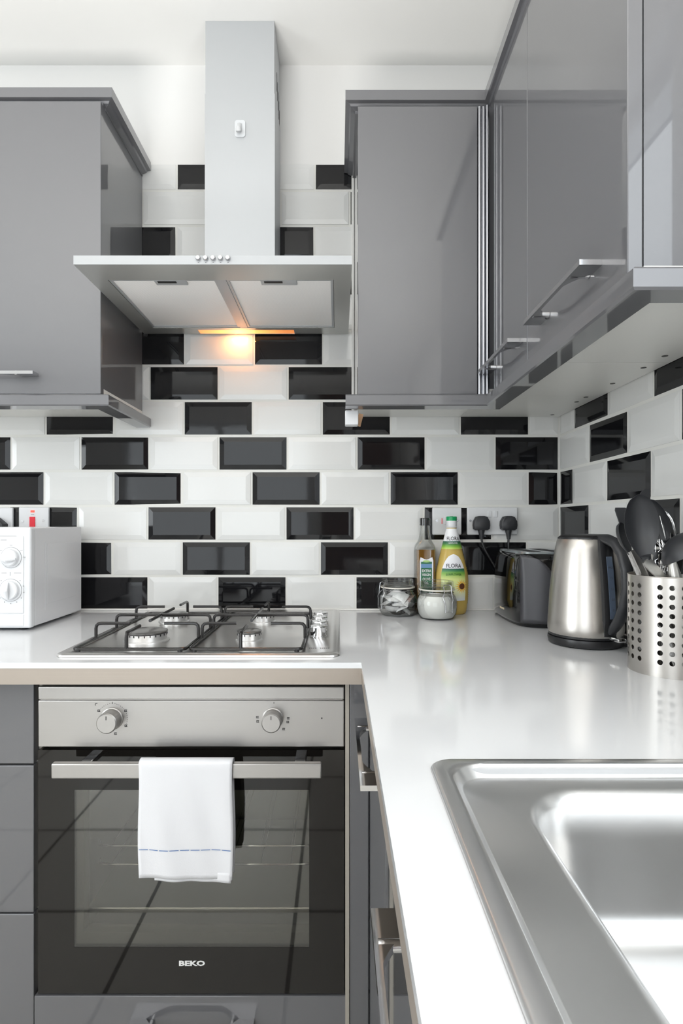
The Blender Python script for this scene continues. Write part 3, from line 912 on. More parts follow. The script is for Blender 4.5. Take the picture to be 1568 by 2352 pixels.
# right back cabinet
wb = thing('wall_cabinet', 'grey gloss wall cabinet on the back wall, right of the cooker hood', 'cabinet', (0.2, 1.52, ZU))
b = B(); b.box(0.0500, 0.3560, YS, D - 0.002, ZU + 0.016, 1.020); b.box(0.048, 0.0502, YS + 0.0, D - 0.002, ZU, 1.02)
b.build('carcass', 'grey', wb, smooth=0)
underside(wb, 0.0500, 0.3560, YS, D - 0.002)
door_panel(wb, 0.0480, 0.3365, YDf, YDf + 0.018, ZU - 0.001, 1.0075)
b = B()
for cx, r in ((0.3425, 0.0052), (0.3520, 0.0046)):
    b.lathe([(r, ZU), (r, 1.0075)], (cx, YDf + 0.004, 0), 16)
b.lathe([(0.0040, ZU), (0.0040, 1.0075)], (0.3600, YDf - 0.001, 0), 16)
b.box(0.3375, 0.3665, YDf + 0.006, YDf + 0.018, ZU, 1.0075)
o = b.build('corner_post', 'alu', wb); o['label'] = 'ribbed metallic corner post'
o = B().box(0.0175, 0.0500, F / 932, F / 932 + 0.03, 0.2440, 0.2800, 0.002).build('bracket_block', 'white', wb); o['label'] = 'white plastic block under the left end'
xf = Matrix.Translation((0.058, F / 905, 0.276)) @ Matrix.Rotation(radians(14), 4, 'Y')
o = B().box(-0.006, 0.006, 0, 0.02, -0.026, 0.003, xf=xf).build('chipboard_offcut', 'chip', wb, smooth=0)
# silicone strip between cabinet side and tiles
B().box(0.0395, 0.0478, D - 0.006, D + 0.001, 0.30, 1.02, 0.002).build('trim_3', 'silicone', kind='structure')

# right wall run
XDR = 0.367
YE = F / 1809; YSM = F / 1183
hx = 0.612
for i, (y0, y1, lbl, hy) in enumerate(((YSM, F / 985, 'grey gloss wall cabinet on the right wall, in the corner', (F / 1161, F / 958)),
                                       (YE, YSM, 'grey gloss wall cabinet on the right wall, nearest the camera, with end panel', (F / 1654, F / 1266)))):
    c = thing('wall_cabinet', lbl, 'cabinet', (0.51, (y0 + y1) / 2, ZU))
    b = B(); yend = y0 + 0.001 if i == 0 else y0 + 0.003
    ytop = D - 0.002 if i == 0 else y1
    xa = XDR + 0.0225
    b.box(xa, XW - 0.002, yend, F / 985 if i == 0 else ytop - 0.001, ZU + 0.016, 1.032)
    if i == 0: b.box(0.357, XW - 0.002, F / 941 + 0.001, D - 0.002, ZU + 0.016, 1.032)
    b.build('carcass', 'grey', c, smooth=0)
    holes = [(hx, F * 0.315 / (py - 1203) * -1) for py in ((910, 921, 951) if i == 0 else ())]
    if i == 0:
        underside(c, xa, XW - 0.002, yend, F / 941, [(0.612, F / 1030), (0.612, F / 930), (0.612, F / 895)])
        underside(c, 0.357, XW - 0.002, F / 941 + 0.0005, D - 0.002, [(0.615, F / 800)])
    else:
        underside(c, xa, XW - 0.002, yend, ytop - 0.001, [(0.609, F / 1232), (0.612, F / 1146)])
    door_y1 = y1 - 0.001 if i == 1 else F / 975
    d = door_panel(c, XDR, XDR + 0.020, y0 + (0.001 if i == 0 else 0), door_y1, ZU, 1.0115)
    handle(d, (XDR, (hy[0] + hy[1]) / 2, 0.3635), (0, 1, 0), (-1, 0, 0), L=hy[1] - hy[0], dep=0.032)
cornice([(0.0180, D - 0.003), (0.0180, YCN), (0.3560, YCN), (0.3560, F / 1915), (XW - 0.002, F / 1915)], 1.0500, 'grey cornice moulding over the right-hand wall cabinets, turning the corner')
rail([(0.0180, YPL), (0.3540, YPL), (0.3540, F / 1915), (XW - 0.002, F / 1915)], 'grey light rail under the right-hand wall cabinets, turning the corner')

# ------------------------------------------------------------------ sink
b = B()
R = [(0, 0, 0, 0.024, ZT + 0.0002), (0.0008, 0, 0, 0.024, ZT + 0.002), (0.004, 0, 0, 0.022, ZT + 0.0038), (0.014, 0, 0, 0.020, ZT + 0.0036)]
rs = [rrect(SX0 + i, SX1 - i, SY0 + i, SY1 - i, r, z, 10) for i, _, _, r, z in R]
for x0, x1, y0, y1, r, z in ((0.1130, 0.586, -0.346, 0.5945, 0.040, -0.2504), (0.1145, 0.584, -0.344, 0.5925, 0.039, -0.2518), (0.1215, 0.577, -0.337, 0.5855, 0.033, -0.2615), (0.1235, 0.575, -0.335, 0.5835, 0.032, -0.2630)):
    rs.append(rrect(x0, x1, y0, y1, r, z, 10))
for x0, x1, y0, y1, r, z in ((0.1690, 0.545, 0.17, 0.5670, 0.066, -0.2640), (0.1740, 0.541, 0.174, 0.5625, 0.062, -0.2652), (0.1785, 0.537, 0.178, 0.5580, 0.060, -0.2690), (0.1815, 0.535, 0.18, 0.5545, 0.058, -0.2750),
                             (0.1850, 0.532, 0.183, 0.5500, 0.056, -0.310), (0.1900, 0.527, 0.188, 0.5450, 0.054, -0.368), (0.1950, 0.522, 0.193, 0.5390, 0.052, -0.384), (0.2050, 0.512, 0.203, 0.5290, 0.050, -0.394), (0.2200, 0.497, 0.218, 0.5140, 0.048, -0.398)):
    rs.append(rrect(x0, x1, y0, y1, r, z, 10))
cx, cy = 0.36, 0.37
rs.append([(cx + 0.05 * cos(a), cy + 0.05 * sin(a), -0.401) for a in [2 * pi * (i + 0.5) / 44 for i in range(44)]])
b.rings(rs, cap0=False, cap1=True)
sk = thing('sink', 'stainless steel inset sink with rounded bowl in the white worktop', 'sink', (0.35, 0.12, ZT))
sb = b.build('sink_bowl', 'steelsink', sk, smooth=50)
md = sb.modifiers.new('s', 'SOLIDIFY'); md.thickness = 0.0008; md.offset = -1
b = B(); b.lathe([(0.042, -0.4008), (0.042, -0.3985), (0.036, -0.3975), (0.03, -0.4005), (0.002, -0.4005)], (cx, cy, 0), 28); b.build('drain', 'chrome', sk)

# ------------------------------------------------------------------ microwave
mw = thing('microwave', 'white microwave oven on the worktop below the left wall cabinet', 'microwave', (-0.95, 1.5, ZT))
mf = F / 970
b = B(); b.box(-1.18, -0.7300, mf + 0.022, D - 0.045, -0.247, -0.0085, 0.004)
b.build('body', 'whiteside', mw)
b = B(); b.box(-1.182, -0.7275, mf, mf + 0.0225, -0.2480, -0.0078, 0.006, 3); fp = b.build('front_panel', 'white', mw)
b = B(); b.box(-0.7298, -0.7288, mf + 0.07, mf + 0.075, -0.215, -0.045, 0.0004)
b.box(-0.7298, -0.7291, mf + 0.08, D - 0.08, -0.2, -0.05, 0.0003); b.build('side_emboss', 'whiteside', mw, kind='stuff')
b = B(); b.box(-0.900, -0.7435, mf - 0.0022, mf + 0.002, -0.2120, -0.0290, 0.0015)
pn = b.build('control_panel', 'white', mw)
yk = mf - 0.0022
for kx, kz, r in ((-0.7725, -0.0800, 0.0205), (-0.7735, -0.1570, 0.0225)):
    b = B(); b.lathe([(r + 0.0035, yk), (r + 0.0035, yk - 0.001), (r + 0.002, yk - 0.0012), (r, yk - 0.002), (r - 0.001, yk - 0.010), (r - 0.003, yk - 0.012), (0.002, yk - 0.012)], (kx, 0, kz), 32, axis='y')
    k = b.build('knob', 'white', mw)
    b = B(); b.lathe([(r + 0.0045, yk + 0.0004), (r + 0.0045, yk - 0.0003), (r + 0.0034, yk - 0.0003), (r + 0.0034, yk + 0.0004)], (kx, 0, kz), 32, axis='y', loop=True, cap0=False, cap1=False)
    b.build('dial_ring', 'print', k)
    b = B()
    if kz > -0.1: b.tube([(kx - 0.018, yk - 0.013, kz - 0.003), (kx, yk - 0.019, kz - 0.005), (kx + 0.018, yk - 0.013, kz - 0.003)], [0.003, 0.0055, 0.003], 10)
    else: b.tube([(kx, yk - 0.013, kz - 0.019), (kx, yk - 0.020, kz), (kx, yk - 0.013, kz + 0.019)], [0.003, 0.0055, 0.003], 10)
    b.build('grip', 'white', k)
b = B(); yq = yk - 0.0001
def m2(x, z, w_, h_): b.box(x - w_ / 2, x + w_ / 2, yq - 0.0002, yq + 0.0003, z - h_ / 2, z + h_ / 2)
for a in (90, 38, 2, 178, 142):
    m2(-0.7725 + 0.031 * cos(radians(a)), -0.0800 + 0.029 * sin(radians(a)), 0.006, 0.0011)
for a in range(-225, 46, 27):
    m2(-0.7735 + 0.0315 * cos(radians(a)), -0.157 + 0.0315 * sin(radians(a)), 0.0024, 0.0024)
m2(-0.7745, -0.1185, 0.0012, 0.009); m2(-0.757, -0.1165, 0.017, 0.0014); m2(-0.789, -0.1165, 0.012, 0.0014); m2(-0.790, -0.0385, 0.014, 0.0014)
m2(-0.825, -0.0290, 0.13, 0.0008)
b.build('panel_print', 'print', pn, kind='stuff', smooth=0)
b = B(); b.box(-0.900, -0.7435, mf - 0.0015, mf + 0.002, -0.2420, -0.2150, 0.0015)
b.build('door_button', 'white', mw)
b = B(); b.box(-1.178, -0.905, mf - 0.004, mf + 0.001, -0.240, -0.016, 0.004); dd = b.build('door', 'white', mw)
B().box(-1.145, -0.935, mf - 0.0046, mf - 0.003, -0.205, -0.05, 0.0008).build('door_window', 'blackgloss', dd)
b = B()
for x_ in (-1.15, -0.76):
    for y_ in (mf + 0.03, D - 0.07): b.lathe([(0.011, ZT), (0.012, -0.2465)], (x_, y_, 0), 12)
b.build('feet', 'black', mw)

# ------------------------------------------------------------------ sockets and switches on the back wall
def plate(x0, x1, z0, z1, name, label, cat):
    t = thing(name, label, cat, ((x0 + x1) / 2, D, z0))
    b = B(); b.box(x0, x1, D - 0.0095, D + 0.0005, z0, z1, 0.003, 3); b.build('face_plate', 'white', t)
    return t
X_ = lambda px: (px - 776) / 789.0
Z_ = lambda py: (1203 - py) / 789.0
def screws(t, pts):
    b = B()
    for x, z in pts: b.lathe([(0.0036, D - 0.0104), (0.0036, D - 0.0085)], (x, 0, z), 12, axis='y')
    b.build('screw_heads', 'satin', t, kind='stuff')
sp = plate(X_(993), X_(1060), Z_(1228.5), Z_(1166), 'fused_spur', 'white fused switch plate behind the oil bottles', 'switch')
screws(sp, [(X_(1003), Z_(1196)), (X_(1050), Z_(1196))])
B().box(X_(1014), X_(1015.5), D - 0.0105, D - 0.009, Z_(1203), Z_(1190)).build('fuse_slot', 'red', sp, smooth=0)
B().box(X_(1020), X_(1036), D - 0.012, D - 0.009, Z_(1205), Z_(1186), 0.001).build('rocker', 'white', sp)
B().box(X_(1033), X_(1040), D - 0.0105, D - 0.009, Z_(1187.2), Z_(1185.6)).build('indicator_window', 'dark', sp, smooth=0)
so = plate(X_(1073), X_(1189), Z_(1228.5), Z_(1165), 'double_socket', 'white double wall socket with two black plugs, behind the toaster', 'socket')
for x0, x1 in ((1120, 1128), (1134, 1142)):
    xf = Matrix.Translation(((X_(x0) + X_(x1)) / 2, D - 0.0105, Z_(1181))) @ Matrix.Rotation(radians(6), 4, 'X')
    B().box(-0.005, 0.005, -0.0018, 0.002, -0.009, 0.009, 0.001, xf=xf).build('rocker', 'white', so)
screws(so, [(X_(1080), Z_(1196)), (X_(1184), Z_(1196))])
ck = plate(X_(42), X_(111), Z_(1228.5), Z_(1165), 'cooker_switch', 'white wall switch with red rocker behind the microwave', 'switch')
screws(ck, [(X_(51.5), Z_(1197)), (X_(98.5), Z_(1196))])
B().box(X_(68), X_(80.5), D - 0.0125, D - 0.009, Z_(1212), Z_(1187), 0.0012).build('rocker', 'red', ck)
B().box(X_(70), X_(79), D - 0.0108, D - 0.009, Z_(1177), Z_(1172), 0.0006).build('neon_indicator', 'neon', ck)
B().box(X_(71), X_(78), D - 0.0102, D - 0.0092, Z_(1182.5), Z_(1181)).build('switch_print', 'print', ck, smooth=0)
ls = plate(X_(-85), X_(28), Z_(1228.5), Z_(1166), 'double_socket', 'white double wall socket at the left picture edge behind the microwave', 'socket')


def plug(px, py, label, cable):
    x, z = X_(px), Z_(py)
    t = thing('plug', label, 'plug', (x, D - 0.01, z - 0.03))
    prof = [(-0.0230, -0.016), (-0.0245, -0.006), (-0.0235, 0.006), (-0.0165, 0.0185), (-0.008, 0.0215), (0.008, 0.0215), (0.0165, 0.0185), (0.0235, 0.006), (0.0245, -0.006), (0.0230, -0.016), (0.017, -0.0205), (-0.017, -0.0205)]
    b = B()
    b.rings([[(x + u * k, D - 0.0098 - d_, z + v * k) for u, v in prof] for k, d_ in ((0.96, 0), (1.0, 0.004), (1.0, 0.016), (0.94, 0.021), (0.82, 0.023))])
    b.tube([(x, D - 0.020, z - 0.018), (x, D - 0.021, z - 0.032), (x, D - 0.022, z - 0.046)], [0.011, 0.0075, 0.0052], 10)
    b.build('plug_body', 'nylon', t)
    B().tube([(x, D - 0.021, z - 0.044)] + cable, 0.0032, 8, up=(0, 1, 0)).build('cable', 'black', t)
    return t
plug(1103, 1202, 'black plug with slanting cable, left one in the double socket', [tuple(at(1107, 1246, D - 0.022)), tuple(at(1113, 1262, D - 0.022)), tuple(at(1126, 1284, D - 0.020)), tuple(at(1137, 1302, D - 0.018)), tuple(at(1152, 1345, D - 0.016)), tuple(at(1165, 1380, D - 0.018))])
plug(1165, 1202, 'black plug with hanging cable, right one in the double socket', [tuple(at(1167, 1250, D - 0.022)), tuple(at(1170, 1290, D - 0.020)), tuple(at(1200, 1340, D - 0.018)), tuple(at(1240, 1380, D - 0.018)), tuple(at(1290, 1400, D - 0.02))])
# plug half hidden behind the microwave
t = thing('plug', 'black plug behind the microwave, at the left picture edge', 'plug', (X_(-5), D - 0.01, Z_(1212)))
b = B(); x, z = X_(-6), Z_(1204)
prof = [(-0.026, -0.018), (-0.026, 0.006), (-0.012, 0.019), (0.008, 0.019), (0.030, 0.001), (0.030, -0.018)]
b.rings([[(x + u * k, D - 0.0098 - d_, z + v * k) for u, v in prof] for k, d_ in ((1.0, 0), (1.0, 0.016), (0.85, 0.022))])
b.build('plug_body', 'nylon', t)

# ------------------------------------------------------------------ storage jars
def jar(cx, cy, r, label, clasp):
    t = thing('storage_jar', label, 'jar', (cx, cy, ZT), 'glass clip-top jars')
    k = r / 0.0535; z = ZT
    P = [(0.036, 0.0), (0.044, 0.002), (0.0505, 0.012), (0.0535, 0.030), (0.0530, 0.048), (0.0490, 0.060), (0.0435, 0.067), (0.0425, 0.074), (0.0460, 0.0765)]
    I = [(0.0445, 0.0765), (0.0413, 0.074), (0.0422, 0.067), (0.0478, 0.0590), (0.0518, 0.0475), (0.0523, 0.030), (0.0493, 0.0130), (0.043, 0.0035), (0.020, 0.003)]
    b = B(); b.lathe([(a * k, z + h) for a, h in P + I], (cx, cy, 0), 40); b.build('glass_body', 'glass', t)
    b = B(); b.lathe([(0.0475 * k, z + 0.0768), (0.0475 * k, z + 0.0800), (0.0420 * k, z + 0.0800), (0.0420 * k, z + 0.0768)], (cx, cy, 0), 40, loop=True, cap0=False, cap1=False)
    b.build('rubber_seal', 'rubber', t)
    b = B(); b.lathe([(a * k, z + h) for a, h in [(0.0465, 0.0803), (0.0470, 0.0835), (0.0440, 0.0865), (0.0450, 0.0980), (0.0425, 0.1005), (0.0400, 0.0985), (0.0395, 0.0865), (0.036, 0.0845), (0.010, 0.0840), (0.010, 0.0815), (0.040, 0.0803)]], (cx, cy, 0), 40)
    b.build('glass_lid', 'glass', t)
    b = B(); a0 = radians(clasp)
    def W(a, rr, h): return (cx + rr * k * cos(a0 + a), cy + rr * k * sin(a0 + a), z + h)
    b.tube([W(0.30 * cos(q), 0.0485, 0.070 + 0.0) if False else W(2 * pi * i / 28, 0.0445, 0.0705) for i, q in enumerate([0] * 28)], 0.0011, 6, closed=True)
    b.tube([W(-0.20, 0.046, 0.070), W(-0.30, 0.052, 0.062), W(-0.26, 0.056, 0.054), W(-0.20, 0.0555, 0.046), W(-0.19, 0.0562, 0.022), W(0.19, 0.0562, 0.022), W(0.20, 0.0555, 0.046), W(0.26, 0.056, 0.054), W(0.30, 0.052, 0.062), W(0.20, 0.046, 0.070)], 0.0011, 6)
    b.tube([W(-0.28, 0.053, 0.058), W(-0.22, 0.052, 0.075), W(-0.24, 0.0495, 0.090), W(-0.16, 0.046, 0.0935), W(0.16, 0.046, 0.0935), W(0.24, 0.0495, 0.090), W(0.22, 0.052, 0.075), W(0.28, 0.053, 0.058)], 0.0011, 6)
    b.build('wire_clasp', 'satin', t)
    return t, k
jar(0.1665, 1.580, 0.0535, 'glass clip-top jar filled with crumpled sachets, nearer the hob', -158)
_, k = jar(0.2660, 1.525, 0.0540, 'glass clip-top jar filled with white sugar', -66)
b = B(); b.lathe([(0.001, ZT + 0.0036), (0.042, ZT + 0.0042), (0.0488, ZT + 0.0138), (0.0522, ZT + 0.030), (0.0516, ZT + 0.0475), (0.0478, ZT + 0.0580), (0.0445, ZT + 0.0620), (0.0100, ZT + 0.0630)], (0.2660, 1.525, 0), 36)
tag(b.build('sugar', 'sugar', kind='stuff'), 'white sugar filling the right-hand glass jar', 'sugar')
rj = random.Random(11)
sach = [(-0.022, -0.028, 0.020, 0), (0.022, -0.026, 0.019, 0), (0.000, 0.006, 0.022, 0), (-0.028, 0.012, 0.026, 0), (0.030, -0.012, 0.044, 1), (-0.018, -0.028, 0.045, 0), (0.008, 0.022, 0.048, 0), (0.006, -0.024, 0.052, 0), (0.030, 0.020, 0.024, 0), (-0.030, 0.006, 0.050, 0), (0.0, -0.036, 0.032, 0), (-0.034, -0.010, 0.036, 0), (0.032, 0.002, 0.034, 0), (0.014, -0.034, 0.030, 0), (-0.008, -0.014, 0.060, 0)]
for i, (dx, dy, dz, c) in enumerate(sach):
    b = B()
    xf = Matrix.Translation((0.1665 + dx * 0.8, 1.58 + dy * 0.8, ZT + dz)) @ Matrix.Rotation(rj.uniform(0, 3), 4, 'Z') @ Matrix.Rotation(rj.uniform(-0.8, 0.8), 4, 'X') @ Matrix.Rotation(rj.uniform(-0.6, 0.6), 4, 'Y')
    n = 6; vs = []; fs = []
    for s in (1, -1):
        for a in range(n + 1):
            for q in range(n + 1):
                u, v = a / n * 2 - 1, q / n * 2 - 1
                h = 0.0065 * (1 - u * u) * (1 - v * v) * s + rj.uniform(-0.0014, 0.0014)
                if abs(u) == 1 or abs(v) == 1: h = 0.0004 * s
                vs.append((u * 0.0195, v * 0.0190, h))
    for s in range(2):
        o_ = s * (n + 1) ** 2
        for a in range(n):
            for q in range(n):
                f_ = (o_ + a * (n + 1) + q, o_ + a * (n + 1) + q + 1, o_ + (a + 1) * (n + 1) + q + 1, o_ + (a + 1) * (n + 1) + q)
                fs.append(f_ if s == 0 else f_[::-1])
    b.add(vs, fs, xf)
    o = b.build('sachet', 'foilpink' if c else 'foil', smooth=25)
    tag(o, 'pinkish sachet in the left glass jar' if c else 'crumpled white sachet inside the left glass jar', 'sachet', 'sachets in the left jar')

# ------------------------------------------------------------------ oil bottles
def sq(cx, cy, a, r, z, rot=0.0, ay=None):
    ay = ay or a
    c, s = cos(rot), sin(rot)
    return [(cx + (x * c - y * s), cy + (x * s + y * c), z) for x, y, _ in rrect(-a, a, -ay, ay, min(r, a * 0.999, ay * 0.999), 0, 4)]
ox, oy = 0.2480, 1.618
ob = thing('olive_oil_bottle', 'square clear glass bottle of dark olive oil with black cap and green label', 'bottle', (ox, oy, ZT))
prof = [(0.0, 0.0255, 0.006), (0.003, 0.0285, 0.007), (0.180, 0.0285, 0.008), (0.192, 0.0270, 0.012), (0.203, 0.0215, 0.0195), (0.214, 0.0175, 0.0174), (0.226, 0.0150, 0.0149), (0.249, 0.0135, 0.0134)]
b = B(); rs = [sq(ox, oy, a, r, ZT + h) for h, a, r in prof] + [sq(ox, oy, a - 0.0022, max(r - 0.002, 0.003), ZT + h + (0.004 if h < 0.01 else 0)) for h, a, r in prof[::-1]]
b.rings(rs); b.build('glass_body', 'glass', ob)
b = B(); b.rings([sq(ox, oy, 0.0258, 0.005, ZT + 0.0075), sq(ox, oy, 0.0258, 0.005, ZT + 0.177), sq(ox, oy, 0.0255, 0.0062, ZT + 0.181)]); b.build('oil', 'oliveoil', ob)
b = B(); b.lathe([(0.0140, ZT + 0.2490), (0.0152, ZT + 0.2495), (0.0152, ZT + 0.2525), (0.0146, ZT + 0.2530), (0.0150, ZT + 0.2690), (0.0135, ZT + 0.2705), (0.001, ZT + 0.2705)], (ox, oy, 0), 24); b.build('cap', 'blackgloss', ob)
yl = oy - 0.0290
b = B(); b.prism([(ox - 0.019, ZT + 0.030), (ox + 0.019, ZT + 0.030), (ox + 0.019, ZT + 0.150), (ox + 0.0165, ZT + 0.160), (ox + 0.011, ZT + 0.158), (ox + 0.006, ZT + 0.1545), (ox, ZT + 0.1535), (ox - 0.006, ZT + 0.1545), (ox - 0.011, ZT + 0.158), (ox - 0.0165, ZT + 0.160), (ox - 0.019, ZT + 0.150)], yl, yl + 0.0005, 'y')
lb_ = b.build('label', 'labelwhite', ob, smooth=0)
B().box(ox - 0.0155, ox + 0.0155, yl - 0.0003, yl, ZT + 0.033, ZT + 0.1475).build('green_panel', 'labelgreen', lb_, smooth=0)
B().box(ox - 0.0155, ox + 0.0155, yl - 0.0005, yl - 0.0002, ZT + 0.130, ZT + 0.141).build('blue_band', 'labelblue', lb_, smooth=0)
b = B(); b.prism([(ox + 0.010 * cos(a), ZT + 0.1485 + 0.0032 * sin(a)) for a in [2 * pi * i / 16 for i in range(16)]], yl - 0.0007, yl - 0.0002, 'y'); b.build('crest', mat('pale_green_print', srgb(170, 205, 130), 0.5), lb_, smooth=0)
for s, z_, sz in (('EXTRA', 0.1215, 0.0105), ('VIRGIN', 0.1105, 0.0095), ('OLIVE', 0.0985, 0.0105), ('OIL', 0.0880, 0.0095)):
    text(s, sz, lambda u, v, z_=z_: (ox + u, yl - 0.0006, ZT + z_ + v), 'printwhite', lb_, bold=0.0003, sx=0.80)

sxb, syb = 0.3215, 1.605
sfb = thing('sunflower_oil_bottle', 'tall tapered bottle of golden sunflower oil with green and white cap', 'bottle', (sxb, syb, ZT))
SP = [(0.0, 0.036), (0.004, 0.0405), (0.02, 0.0440), (0.060, 0.0465), (0.090, 0.0470), (0.115, 0.0450), (0.145, 0.0385), (0.170, 0.0325), (0.190, 0.0275), (0.210, 0.0225), (0.225, 0.0190), (0.238, 0.0148), (0.243, 0.0140)]
def srad(h):
    for (h0, r0), (h1, r1) in zip(SP, SP[1:]):
        if h0 <= h <= h1: return r0 + (r1 - r0) * (h - h0) / (h1 - h0)
    return SP[-1][1]
def flatk(h): return 0.68 + 0.32 * min(1, max(0, (h - 0.12) / 0.11))
b = B(); rs = []
n = 80
for i in range(n + 1):
    h = 0.243 * i / n
    r = srad(h); rib = 0.0011 * abs(sin(h * pi / 0.0058)) if 0.03 < h < 0.135 else 0
    ring = []
    for j in range(40):
        a = 2 * pi * j / 40
        rr = r + rib * (abs(cos(a)) ** 3)
        ring.append((sxb + rr * cos(a), syb + rr * sin(a) * flatk(h), ZT + h))
    rs.append(ring)
b.rings(rs); b.build('bottle_body', 'sunoil', sfb, smooth=50)
b = B(); b.lathe([(0.0150, ZT + 0.243), (0.0155, ZT + 0.245), (0.0138, ZT + 0.2475)], (sxb, syb, 0), 28)
b.lathe([(0.0150, ZT + 0.2475), (0.0152, ZT + 0.262), (0.0148, ZT + 0.2625)], (sxb, syb, 0), 28); b.build('cap_base', 'white', sfb)
b = B(); b.lathe([(0.0150, ZT + 0.2626), (0.0150, ZT + 0.2730), (0.0140, ZT + 0.2745), (0.001, ZT + 0.2745)], (sxb, syb, 0), 28); b.build('cap', 'green', sfb)
def surf(a, h, off=0.0006):
    r = srad(h) + off
    return (sxb + r * sin(a), syb - r * cos(a) * flatk(h) - off * 0.5, ZT + h)
def patch(rows, m, name, parent, na=14, off=0.0006):
    vs, fs = [], []
    for h, aw in rows:
        for j in range(na + 1): vs.append(surf(-aw + 2 * aw * j / na, h, off))
    for i in range(len(rows) - 1):
        for j in range(na):
            q = i * (na + 1) + j; fs.append((q, q + 1, q + na + 2, q + na + 1))
    return B().add(vs, fs).build(name, m, parent, smooth=60)
G = lambda r, g, b_: srgb(r, g, b_)
up_m = zramp_mat('neck_label_print', [(0.183, G(205, 220, 110)), (0.190, G(130, 185, 60)), (0.198, G(60, 120, 70)), (0.205, G(35, 85, 75)), (0.2055, G(236, 237, 240)), (0.240, G(238, 238, 240))])
patch([(0.183 + 0.0575 * i / 14, 1.45) for i in range(15)], up_m, 'neck_label', sfb, off=0.0008)
rows = []
for i in range(21):
    h = 0.040 + 0.130 * i / 20
    t = min(1, (0.170 - h) / 0.052)
    aw = 0.80 * math.sqrt(max(0.0, 1 - (1 - t) ** 2)) if t < 1 else 0.80
    rows.append((h, max(aw, 0.02)))
fl_m = zramp_mat('front_label_print', [(0.040, G(215, 220, 225)), (0.060, G(225, 228, 190)), (0.100, G(214, 224, 140)), (0.115, G(130, 180, 70)), (0.124, G(60, 125, 85)), (0.129, G(35, 85, 75)), (0.1295, G(238, 238, 242)), (0.170, G(240, 240, 244))])
fl = patch(rows, fl_m, 'front_label', sfb, off=0.0008)
def wrap(h0, off=0.0014):
    def p(u, v):
        h = h0 + v - 2.2 * u * u
        return surf(u / (srad(h) + 0.001), h, off)
    return p
text('FLORA', 0.0150, wrap(0.2125), 'printdark', sfb, bold=0.0001, sx=0.82)
text('FLORA', 0.0150, wrap(0.1370), 'printdark', sfb, bold=0.0002, sx=0.95)
text('SUNFLOWER', 0.0080, wrap(0.1130), mat('green_print', srgb(50, 105, 40), 0.5), sfb, bold=0.0002, sx=0.95)
text('SUNFLOWER', 0.0055, wrap(0.2000), 'printwhite', sfb, bold=0.0001, sx=0.8)
b = B(); vs, fs = [], []
c0 = surf(0.62, 0.080, 0.0014)
for i in range(16):
    a = 2 * pi * i / 16
    pts = []
    for rr, da in ((0.009, -0.21), (0.021, 0), (0.009, 0.21)):
        q = surf(0.50 + rr * cos(a + da) / 0.046, 0.080 + rr * sin(a + da), 0.0013)
        vs.append(q)
    fs.append((3 * i, 3 * i + 1, 3 * i + 2))
b.add(vs, fs); b.build('sunflower_petals', 'yellow', fl, kind='stuff', smooth=0)
b = B(); vs = [surf(0.50 + 0.0085 * cos(2 * pi * i / 18) / 0.046, 0.080 + 0.0085 * sin(2 * pi * i / 18), 0.0017) for i in range(18)]
b.add(vs, [tuple(range(18))]); b.build('sunflower_centre', 'brown', fl, smooth=0)

# ------------------------------------------------------------------ toaster
ts = thing('toaster', 'black gloss two-slice toaster with silver top, between oil bottles and kettle', 'toaster', (0.525, 1.5, ZT))
TX0, TX1, TY0, TY1 = 0.441, 0.604, 1.392, 1.615
def tplan(z, ins=0.0, bulge=0.028):
    pts = []
    xs0, xs1, y0, y1 = TX0 + ins, TX1 - ins, TY0 + ins, TY1 - ins
    N = 12
    for i in range(N): t = i / N; pts.append((xs0 + (xs1 - xs0) * t, y0 - bulge * (1 - (2 * t - 1) ** 2), z))      # front, bowed
    for i in range(N): t = i / N; pts.append((xs1 + 0.008 * (1 - (2 * t - 1) ** 2), y0 + (y1 - y0) * t, z))
    for i in range(N): t = i / N; pts.append((xs1 - (xs1 - xs0) * t, y1, z))
    for i in range(N): t = i / N; pts.append((xs0 - 0.008 * (1 - (2 * t - 1) ** 2), y1 - (y1 - y0) * t, z))
    # soften the corners
    for _ in range(2):
        n_ = len(pts)
        pts = [tuple((pts[i - 1][k] + 2 * pts[i][k] + pts[(i + 1) % n_][k]) / 4 for k in range(3)) for i in range(n_)]
    return pts
b = B(); b.rings([tplan(ZT + 0.008, 0.004), tplan(ZT + 0.014, 0.0), tplan(ZT + 0.06, -0.001), tplan(ZT + 0.12, 0.001), tplan(ZT + 0.165, 0.004, 0.024), tplan(ZT + 0.176, 0.006, 0.022), tplan(ZT + 0.180, 0.010, 0.020)])
b.build('body', 'blackgloss', ts, smooth=40)
b = B(); b.rings([tplan(ZT + 0.0, 0.010), tplan(ZT + 0.008, 0.007)]); b.build('foot', 'black', ts)
b = B(); b.rings([tplan(ZT + 0.1795, 0.012, 0.018), tplan(ZT + 0.1840, 0.014, 0.016)])
tp = b.build('top_plate', mat('toaster_top_metal', srgb(178, 186, 190), 0.25, 0.8), ts)
b = B()
for x0 in (0.478, 0.535): b.box(x0, x0 + 0.030, 1.42, 1.585, ZT + 0.1838, ZT + 0.1846)
b.build('slot', 'dark', tp, kind='stuff', smooth=0)
